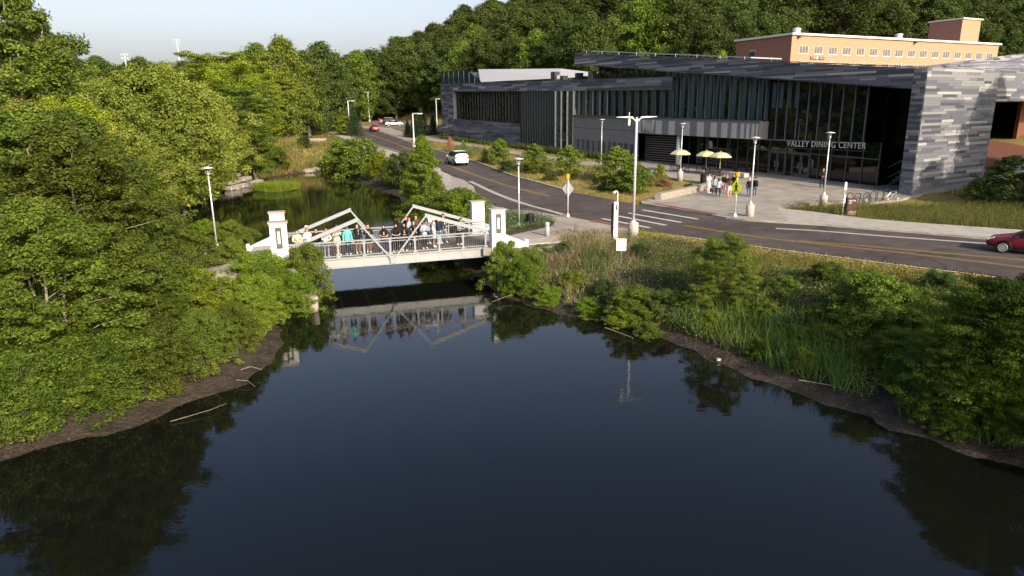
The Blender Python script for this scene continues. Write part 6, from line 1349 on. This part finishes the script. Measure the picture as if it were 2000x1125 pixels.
# ---- forest behind
fr_ = random.Random(12); placed = []
def try_place(x, y, dmin):
    for a, b_ in placed:
        if (a - x) ** 2 + (b_ - y) ** 2 < dmin * dmin: return False
    placed.append((x, y)); return True
cnt = 0
for _ in range(9000):
    Y = fr_.uniform(196, 300); px = fr_.uniform(640, 2120); x, y, _z = PY(px, 150, Y)
    t = (x - S0[0]) * NB[0] + (y - S0[1]) * NB[1]
    lx = (x - br.location.x) * .89 + (y - br.location.y) * .45
    if px < 880 and Y < 222: continue
    if x > 40 and -2 < lx < 80 and (-(x - br.location.x) * .45 + (y - br.location.y) * .89) < 16.5: continue
    if not try_place(x, y, 8.4 if Y < 230 else 10.0): continue
    h = fr_.uniform(16, 23); plant('oak', x, y, h, fr_.choice(['l_forest', 'l_forest', 'l_dark']), 'forest_tree', 'dark green broadleaved tree in the dense wood behind the hall', 'tree', 'trees of the wood behind the hall', h / 20 * fr_.uniform(1.1, 1.5)); cnt += 1
    if cnt > 235: break
# wood edge behind the lot and the long hall
for k, (px, Y) in enumerate([(700, 214), (735, 222), (770, 216), (800, 222), (835, 212), (868, 205), (905, 196), (950, 188), (1000, 180), (1050, 176), (1100, 168), (1150, 160), (1010, 196), (1090, 186), (1180, 172), (1250, 170), (1320, 168), (1380, 172), (930, 205), (1420, 178)]):
    x, y, _z = PY(px, 150, Y); h = fr_.uniform(15, 21); plant('oak', x, y, h, 'l_dark' if k % 3 else 'l_mid', 'forest_edge_tree', 'tree at the front edge of the wood behind the hall and car park', 'tree', 'front row of the wood')
for px, pt, Y in ((1385, 10, 152), (1440, 5, 158), (1490, 0, 163), (1530, -10, 170)): tree_px('oak', px, pt + 20, Y, 'l_dark', {1385: 'leftmost of the trees close behind the left end of the brick hall', 1440: 'tree directly behind the shaded end wall of the brick hall', 1490: 'tree behind the brick hall left of its first roof vent', 1530: 'tree behind the first roof vent of the brick hall'}[px], 1.1, 'forest_tree', 'trees close behind the brick hall')
tree_px('oak', 1412, 98, 140, 'l_yellow', 'yellow-green tree left of the brick hall', .6, 'tree')
for k in range(26):
    px = 715 + k * 6 + fr_.uniform(-3, 3); x, y = PG(px, 219); y += fr_.uniform(2, 9); x = PY(px, 150, y)[0]; plant('fshrub', x, y, fr_.uniform(3, 5.5), fr_.choice(['l_mid', 'l_yellow', 'l_mid']), 'edge_shrub', 'leafy shrub along the back of the car park', 'shrub', 'shrubs along the back of the car park')
# ------------------------------------------------------------------ ground cover (nobody could count it)
rc = np.random.RandomState(3)
def on_paved(P_):
    m = np.zeros(len(P_), bool)
    for q in PAVED:
        lo, hi = q.min(0) - .1, q.max(0) + .1; w = (P_[:, 0] > lo[0]) & (P_[:, 0] < hi[0]) & (P_[:, 1] > lo[1]) & (P_[:, 1] < hi[1])
        if w.any(): m[w] |= sdist(P_[w], q) < .12
    return m
def pin(P_, poly): return sdist(P_, np.array(poly, float)) < 0
def scatter(n, x0, x1, y0, y1):
    P_ = np.c_[rc.uniform(x0, x1, n), rc.uniform(y0, y1, n)]; d = sdist(P_, WPOLY); return P_, d
def blades(name, P_, z, h, w, mt, lean=.25, label=None, n_per=1, jit=.0, curve=.3):
    if n_per > 1: P_ = np.repeat(P_, n_per, 0) + rc.randn(len(P_) * n_per, 2) * jit; z = np.repeat(z, n_per); h = np.repeat(h, n_per)
    n = len(P_); a = rc.rand(n) * 6.283; side = np.c_[np.cos(a), np.sin(a), np.zeros(n)]; b = np.c_[P_, z - .03]; hh = (h * rc.uniform(.6, 1.15, n))[:, None]
    ld = norm(np.c_[rc.randn(n, 2), np.zeros(n)]) * lean * hh * (rc.rand(n, 1) ** .7) * 1.5; up = np.array([0, 0, 1.])
    tip = b + up * hh + ld; me = tris_mesh(name, b - side * w / 2, b + side * w / 2, tip); return me
def put(name, me, m_, kind='stuff'): o = link(name, me); me.materials.append(M[m_]); return tag(o, kind=kind)
def leafpatch(name, P_, z, h, leaf, m_, per=10, spread=.16):
    n = len(P_) * per; c = np.repeat(np.c_[P_, z], per, 0) + np.c_[rc.randn(n, 2) * spread, rc.rand(n) ** .7 * np.repeat(h, per)]
    nr = norm(np.array([0, 0, .7]) + rc.randn(n, 3) * .5); ax = norm(np.cross(nr, rc.randn(n, 3))); bx = np.cross(nr, ax); L = leaf * rc.uniform(.6, 1.3, (n, 1))
    return put(name, quads_mesh(name, c, ax * L * .5, bx * L * .25), m_)
NE_line = NE2
# right bank: from mud edge up to the road
P_, d = scatter(260000, -3, 46, 14, 56); ok = (d > 2.0) & ~on_paved(P_); P_, d = P_[ok], d[ok]
gzv = ground(P_[:, 0], P_[:, 1], d)
dr = np.full(len(P_), 1e9)
for i in range(0, 60): dr = np.minimum(dr, np.linalg.norm(P_ - NE2[i], axis=1))
nzv = wnoise(P_[:, 0], P_[:, 1], .55, 9); nz2 = wnoise(P_[:, 0], P_[:, 1], 1.3, 10)
lane_side = dr < 2.3; high = ~lane_side & (P_[:, 1] < 58) 
cut = rc.rand(len(P_))
g1 = high & (d > 2.1) & (cut < .42) & (dr > 4.5); put('bank_grass', blades('bank_grass', P_[g1], gzv[g1], .35 + .35 * np.clip(d[g1] / 6, 0, 1), .022, 0), 'l_grass')
g2 = high & (d > 3.2) & (cut > .42) & (cut < .62) ; leafpatch('bank_weeds', P_[g2], gzv[g2], .3 + .3 * rc.rand(g2.sum()) + .45 * np.clip(nz2[g2], 0, 1), .09, 'l_weed', 9)
g3 = high & (d > 4.5) & (cut > .62) & (cut < .86) & ((nz2 > .05) | (dr < 5.5)); put('dry_bank_grass', blades('dry_bank_grass', P_[g3], gzv[g3], np.full(g3.sum(), .75), .018, 0, .35), 'l_dry')
g6 = high & (dr < 7.0) & (cut > .15) & (nz2 > -.5); put('golden_grass', blades('golden_grass', P_[g6], gzv[g6], np.full(g6.sum(), .45), .04, 0, .5), 'l_gold')
g4 = lane_side & (cut < .6); put('dry_verge_grass', blades('dry_verge_grass', P_[g4], gzv[g4], np.full(g4.sum(), .17), .045, 0, .6), 'l_gold')
g5 = lane_side & (cut > .75); put('green_verge_grass', blades('green_verge_grass', P_[g5], gzv[g5], np.full(g5.sum(), .16), .03, 0, .6), 'l_grass')
def reg(poly_px, n, z=1.0):
    w = np.array([P0(px, py, z) for px, py in poly_px]); lo, hi = w.min(0), w.max(0); Q = np.c_[rc.uniform(lo[0], hi[0], n * 3), rc.uniform(lo[1], hi[1], n * 3)]; Q = Q[pin(Q, w)]; dd = sdist(Q, WPOLY); k = dd > .9; Q, dd = Q[k][:n], dd[k][:n]; return Q, ground(Q[:, 0], Q[:, 1], dd)
# tan dead reeds behind the rubble
Q, z = reg([(1045, 480), (1100, 470), (1180, 475), (1235, 500), (1265, 560), (1180, 575), (1110, 560), (1060, 540)], 1100); put('tan_reeds', blades('tan_reeds', Q, z, np.full(len(Q), 1.05), .022, 0, .7, n_per=2, jit=.08), 'l_reed')
Q, z = reg([(1100, 560), (1190, 580), (1290, 600), (1290, 655), (1200, 625), (1110, 600)], 500, .7); put('dead_stems', blades('dead_stems', Q, z, np.full(len(Q), .55), .02, 0, 1.2, n_per=2, jit=.1), 'l_reed')
# cattails
for nm, pl, n, hh in (('cattails', [(1325, 600), (1400, 590), (1480, 615), (1510, 670), (1430, 672), (1340, 650)], 420, 1.25), ('cattails', [(1470, 640), (1560, 640), (1650, 690), (1700, 755), (1590, 745), (1500, 700)], 480, 1.2), ('cattails', [(1690, 700), (1760, 700), (1860, 760), (2000, 780), (2040, 850), (1900, 835), (1780, 790)], 520, 1.1), ('cattails', [(1130, 530), (1170, 520), (1190, 545), (1150, 560)], 160, 1.2)):
    Q, z = reg(pl, n, .7); put(nm, blades(nm, Q, z, hh * rc.uniform(.55, 1.1, len(Q)), .042, 0, .40, n_per=3, jit=.09), 'l_cattail')
    Q2 = Q[::5]; put('dead_blades', blades('dead_blades', Q2, z[::5], np.full(len(Q2), .5), .04, 0, 1.1, n_per=2, jit=.1), 'l_reed')
Q, z = reg([(1040, 480), (1250, 480), (1500, 540), (1750, 560), (1950, 620), (1950, 800), (1700, 740), (1450, 660), (1250, 620), (1050, 560)], 5200, .9); k = wnoise(Q[:, 0], Q[:, 1], .9, 41) > -.1
leafpatch('broad_weeds', Q[k], z[k], np.full(k.sum(), .5), .11, 'l_mid', 9, .16); leafpatch('pale_weeds', Q[~k][::2], z[~k][::2], np.full(len(Q[~k][::2]), .45), .08, 'l_bright', 8, .14)
# white-flowered weeds
for pl, n in (([(1160, 540), (1250, 530), (1330, 545), (1400, 590), (1370, 620), (1290, 640), (1200, 610)], 1500), ([(1220, 500), (1320, 495), (1400, 520), (1400, 560), (1280, 540)], 1200), ([(1480, 560), (1600, 560), (1650, 620), (1500, 640)], 800)):
    Q, z = reg(pl, n, 1.2); leafpatch('flowering_weeds', Q, z, np.full(len(Q), .6), .075, 'l_weed', 12, .14); k = rc.rand(len(Q)) < .55; leafpatch('white_flowers', Q[k], z[k] + .35, np.full(k.sum(), .35), .035, 'l_flower', 4, .15)
# verge between road and building, and lawn on the right
def region_blades(name, x0, x1, y0, y1, n, cond, h, w, m_, lean=.5):
    Q, dd = scatter(n, x0, x1, y0, y1); k = cond(Q, dd) & ~on_paved(Q); Q, dd = Q[k], dd[k]; return put(name, blades(name, Q, ground(Q[:, 0], Q[:, 1], dd), np.full(len(Q), h), w, 0, lean), m_)
hallf = lambda Q: ((Q - S0) @ NB) < -.3
right_of_road = lambda Q: np.array([True] * len(Q))
rdpoly = np.vstack([FE2[19:150], [(-200, 260), (-200, 320), (40, 320), (60, 60)]])
inver = lambda Q, dd: hallf(Q) & pin(Q, np.vstack([FE2[19:130], [fl(95, 0), fl(20, 0), PG(1300, 350)]]))
region_blades('verge_grass', -20, 26, 58, 145, 90000, lambda Q, dd: inver(Q, dd) & (wnoise(Q[:, 0], Q[:, 1], .3, 21) > -.1), .22, .05, 'l_grass')
region_blades('dry_verge', -20, 26, 58, 145, 70000, lambda Q, dd: inver(Q, dd) & (wnoise(Q[:, 0], Q[:, 1], .3, 21) < .25), .28, .05, 'l_gold')
Q, dd = scatter(26000, -14, 24, 60, 120); k = inver(Q, dd) & ~on_paved(Q) & (((Q - S0) @ NB) > -16) & (((Q - S0) @ NB) < -4) & (wnoise(Q[:, 0], Q[:, 1], .5, 4) > -.1); Q, dd = Q[k], dd[k]
leafpatch('verge_planting', Q, ground(Q[:, 0], Q[:, 1], dd), np.full(len(Q), .55), .14, 'l_weed', 7, .2); k = rc.rand(len(Q)) < .25; leafpatch('verge_flowers', Q[k], ground(Q[k, 0], Q[k, 1]) + .3, np.full(k.sum(), .3), .07, 'l_flower', 3, .2)
lawn = np.array([PG(*p) for p in [(1525, 412), (1592, 402), (1655, 399), (1761, 394), (1782, 388)]] + [(49, 69), (75, 80), (75, 40)] + [PG(*p) for p in [(2000, 456), (1800, 441), (1644, 426)]])
region_blades('lawn_grass', 18, 60, 40, 78, 40000, lambda Q, dd: pin(Q, lawn), .12, .035, 'l_grass'); region_blades('dry_lawn', 18, 60, 40, 78, 110000, lambda Q, dd: pin(Q, lawn) & (wnoise(Q[:, 0], Q[:, 1], .6, 8) > -.2), .11, .035, 'l_gold')
region_blades('long_grass', 30, 60, 46, 70, 30000, lambda Q, dd: pin(Q, lawn) & (wnoise(Q[:, 0], Q[:, 1], .4, 31) + (Q[:, 0] - 40) * .2 > .2) & (Q @ NB > 67), .5, .03, 'l_weed', .4)
# left side, pond margins
Lside = lambda Q, dd: (dd > 2.2) & pin(Q, [(-80, 18), (-8, 18), (-8, 33), (-11, 45), (-30, 66), (-36, 92), (-34, 120), (-80, 125)])
region_blades('left_bank_grass', -50, -8, 18, 60, 60000, Lside, .4, .03, 'l_grass')
region_blades('pond_left_grass', -60, -20, 56, 122, 70000, lambda Q, dd: (dd > 1.2) & (dd < 14), .6, .06, 'l_grass')
Rside = lambda Q, dd: (dd > 1.5) & (dd < 14) & ~pin(Q, [(-200, 0), (-36, 0), (-36, 112), (-50, 140), (-200, 140)]) & (Q[:, 1] > 44)
region_blades('pond_right_grass', -45, 2, 44, 122, 60000, lambda Q, dd: Rside(Q, dd) & (Q[:, 0] > -30), .45, .05, 'l_grass')
dg = np.array([P0(px, py, 1.0) for px, py in [(462, 345), (480, 310), (560, 290), (590, 300), (600, 330), (530, 345)]]); lo, hi = dg.min(0), dg.max(0)
Q = np.c_[rc.uniform(lo[0], hi[0], 16000), rc.uniform(lo[1], hi[1], 16000)]; Q = Q[pin(Q, dg)]; dd = sdist(Q, WPOLY); Q = Q[dd > 1.0]; nn_ = wnoise(Q[:, 0], Q[:, 1], .5, 2)
for nm, k, mm in (('dry_pond_grass', nn_ > .1, 'l_dry'), ('green_pond_grass', nn_ <= .25, 'l_grass')): q = Q[k]; put(nm, blades(nm, q, ground(q[:, 0], q[:, 1]), np.full(len(q), 1.3), .09, 0, .35), mm)
region_blades('far_meadow', -75, -14, 116, 190, 60000, lambda Q, dd: (dd > 2), .45, .10, 'l_grass')
region_blades('far_meadow_dry', -75, -14, 116, 190, 30000, lambda Q, dd: (dd > 2) & (wnoise(Q[:, 0], Q[:, 1], .2, 6) > 0), .4, .10, 'l_dry')
# grassy islet in the pond
ic = np.array(P0(540, 369, 0.1)); a = rc.rand(5200) * 6.283; r_ = np.sqrt(rc.rand(5200)); Q = np.c_[ic[0] + 3.0 * r_ * np.cos(a), ic[1] + 2.6 * r_ * np.sin(a)]
m = MB(); m.lathe([(2.7, -.5), (2.6, .05), (1.2, .12)], 20); o = m.build('islet', mat('islet_mud', (.07, .05, .03), .9, noise=.3), None, True, (ic[0], ic[1], 0)); tag(o, kind='structure')
put('islet_grass', blades('islet_grass', Q, np.full(len(Q), .1), np.full(len(Q), 1.0), .06, 0, .35), 'l_bright')
# bed by the bridge
Q = np.c_[rc.uniform(BED[:, 0].min(), BED[:, 0].max(), 2600), rc.uniform(BED[:, 1].min(), BED[:, 1].max(), 2600)]; Q = Q[pin(Q, BED)]; leafpatch('bed_plants', Q, G0(Q[:, 1]) + .1, np.full(len(Q), .45), .08, 'l_weed', 8, .12); leafpatch('bed_flowers', Q[::4], G0(Q[::4, 1]) + .35, np.full(len(Q[::4]), .25), .04, 'l_flower', 3, .12)
# planting along the foot of the grey wall
for s_ in np.arange(36.5, 49, .5):
    pass
Q = np.array([fl(s_, -.9 + o_) for s_ in np.arange(36.5, 63, .12) for o_ in (0, -.4)]); put('wall_foot_grass', blades('wall_foot_grass', Q, G0(Q[:, 1]), np.full(len(Q), 1.1), .12, 0, .3, n_per=4, jit=.15), 'l_weed')
Q = np.array([fl(s_, -.5 + o_) for s_ in np.arange(63, 92, .2) for o_ in (0, -.4)]); put('wall_foot_hedge', blades('wall_foot_hedge', Q, G0(Q[:, 1]), np.full(len(Q), .8), .2, 0, .3, n_per=4, jit=.15), 'l_dark')
# litter on the mud: twigs and stems
Q, d = scatter(26000, -20, 20, 14, 40); k = (d > .25) & (d < 2.6); Q, d = Q[k], d[k]; n = len(Q); z = ground(Q[:, 0], Q[:, 1], d) + .015; a = rc.rand(n) * 6.28; L = rc.uniform(.03, .28, n) ** 1.0; dv = np.c_[np.cos(a) * L, np.sin(a) * L, rc.randn(n) * .02]; c = np.c_[Q, z]; sd_ = np.c_[-np.sin(a), np.cos(a), np.zeros(n)] * .008
put('mud_litter', tris_mesh('mud_litter', c - sd_, c + sd_, c + dv), 'l_reed')
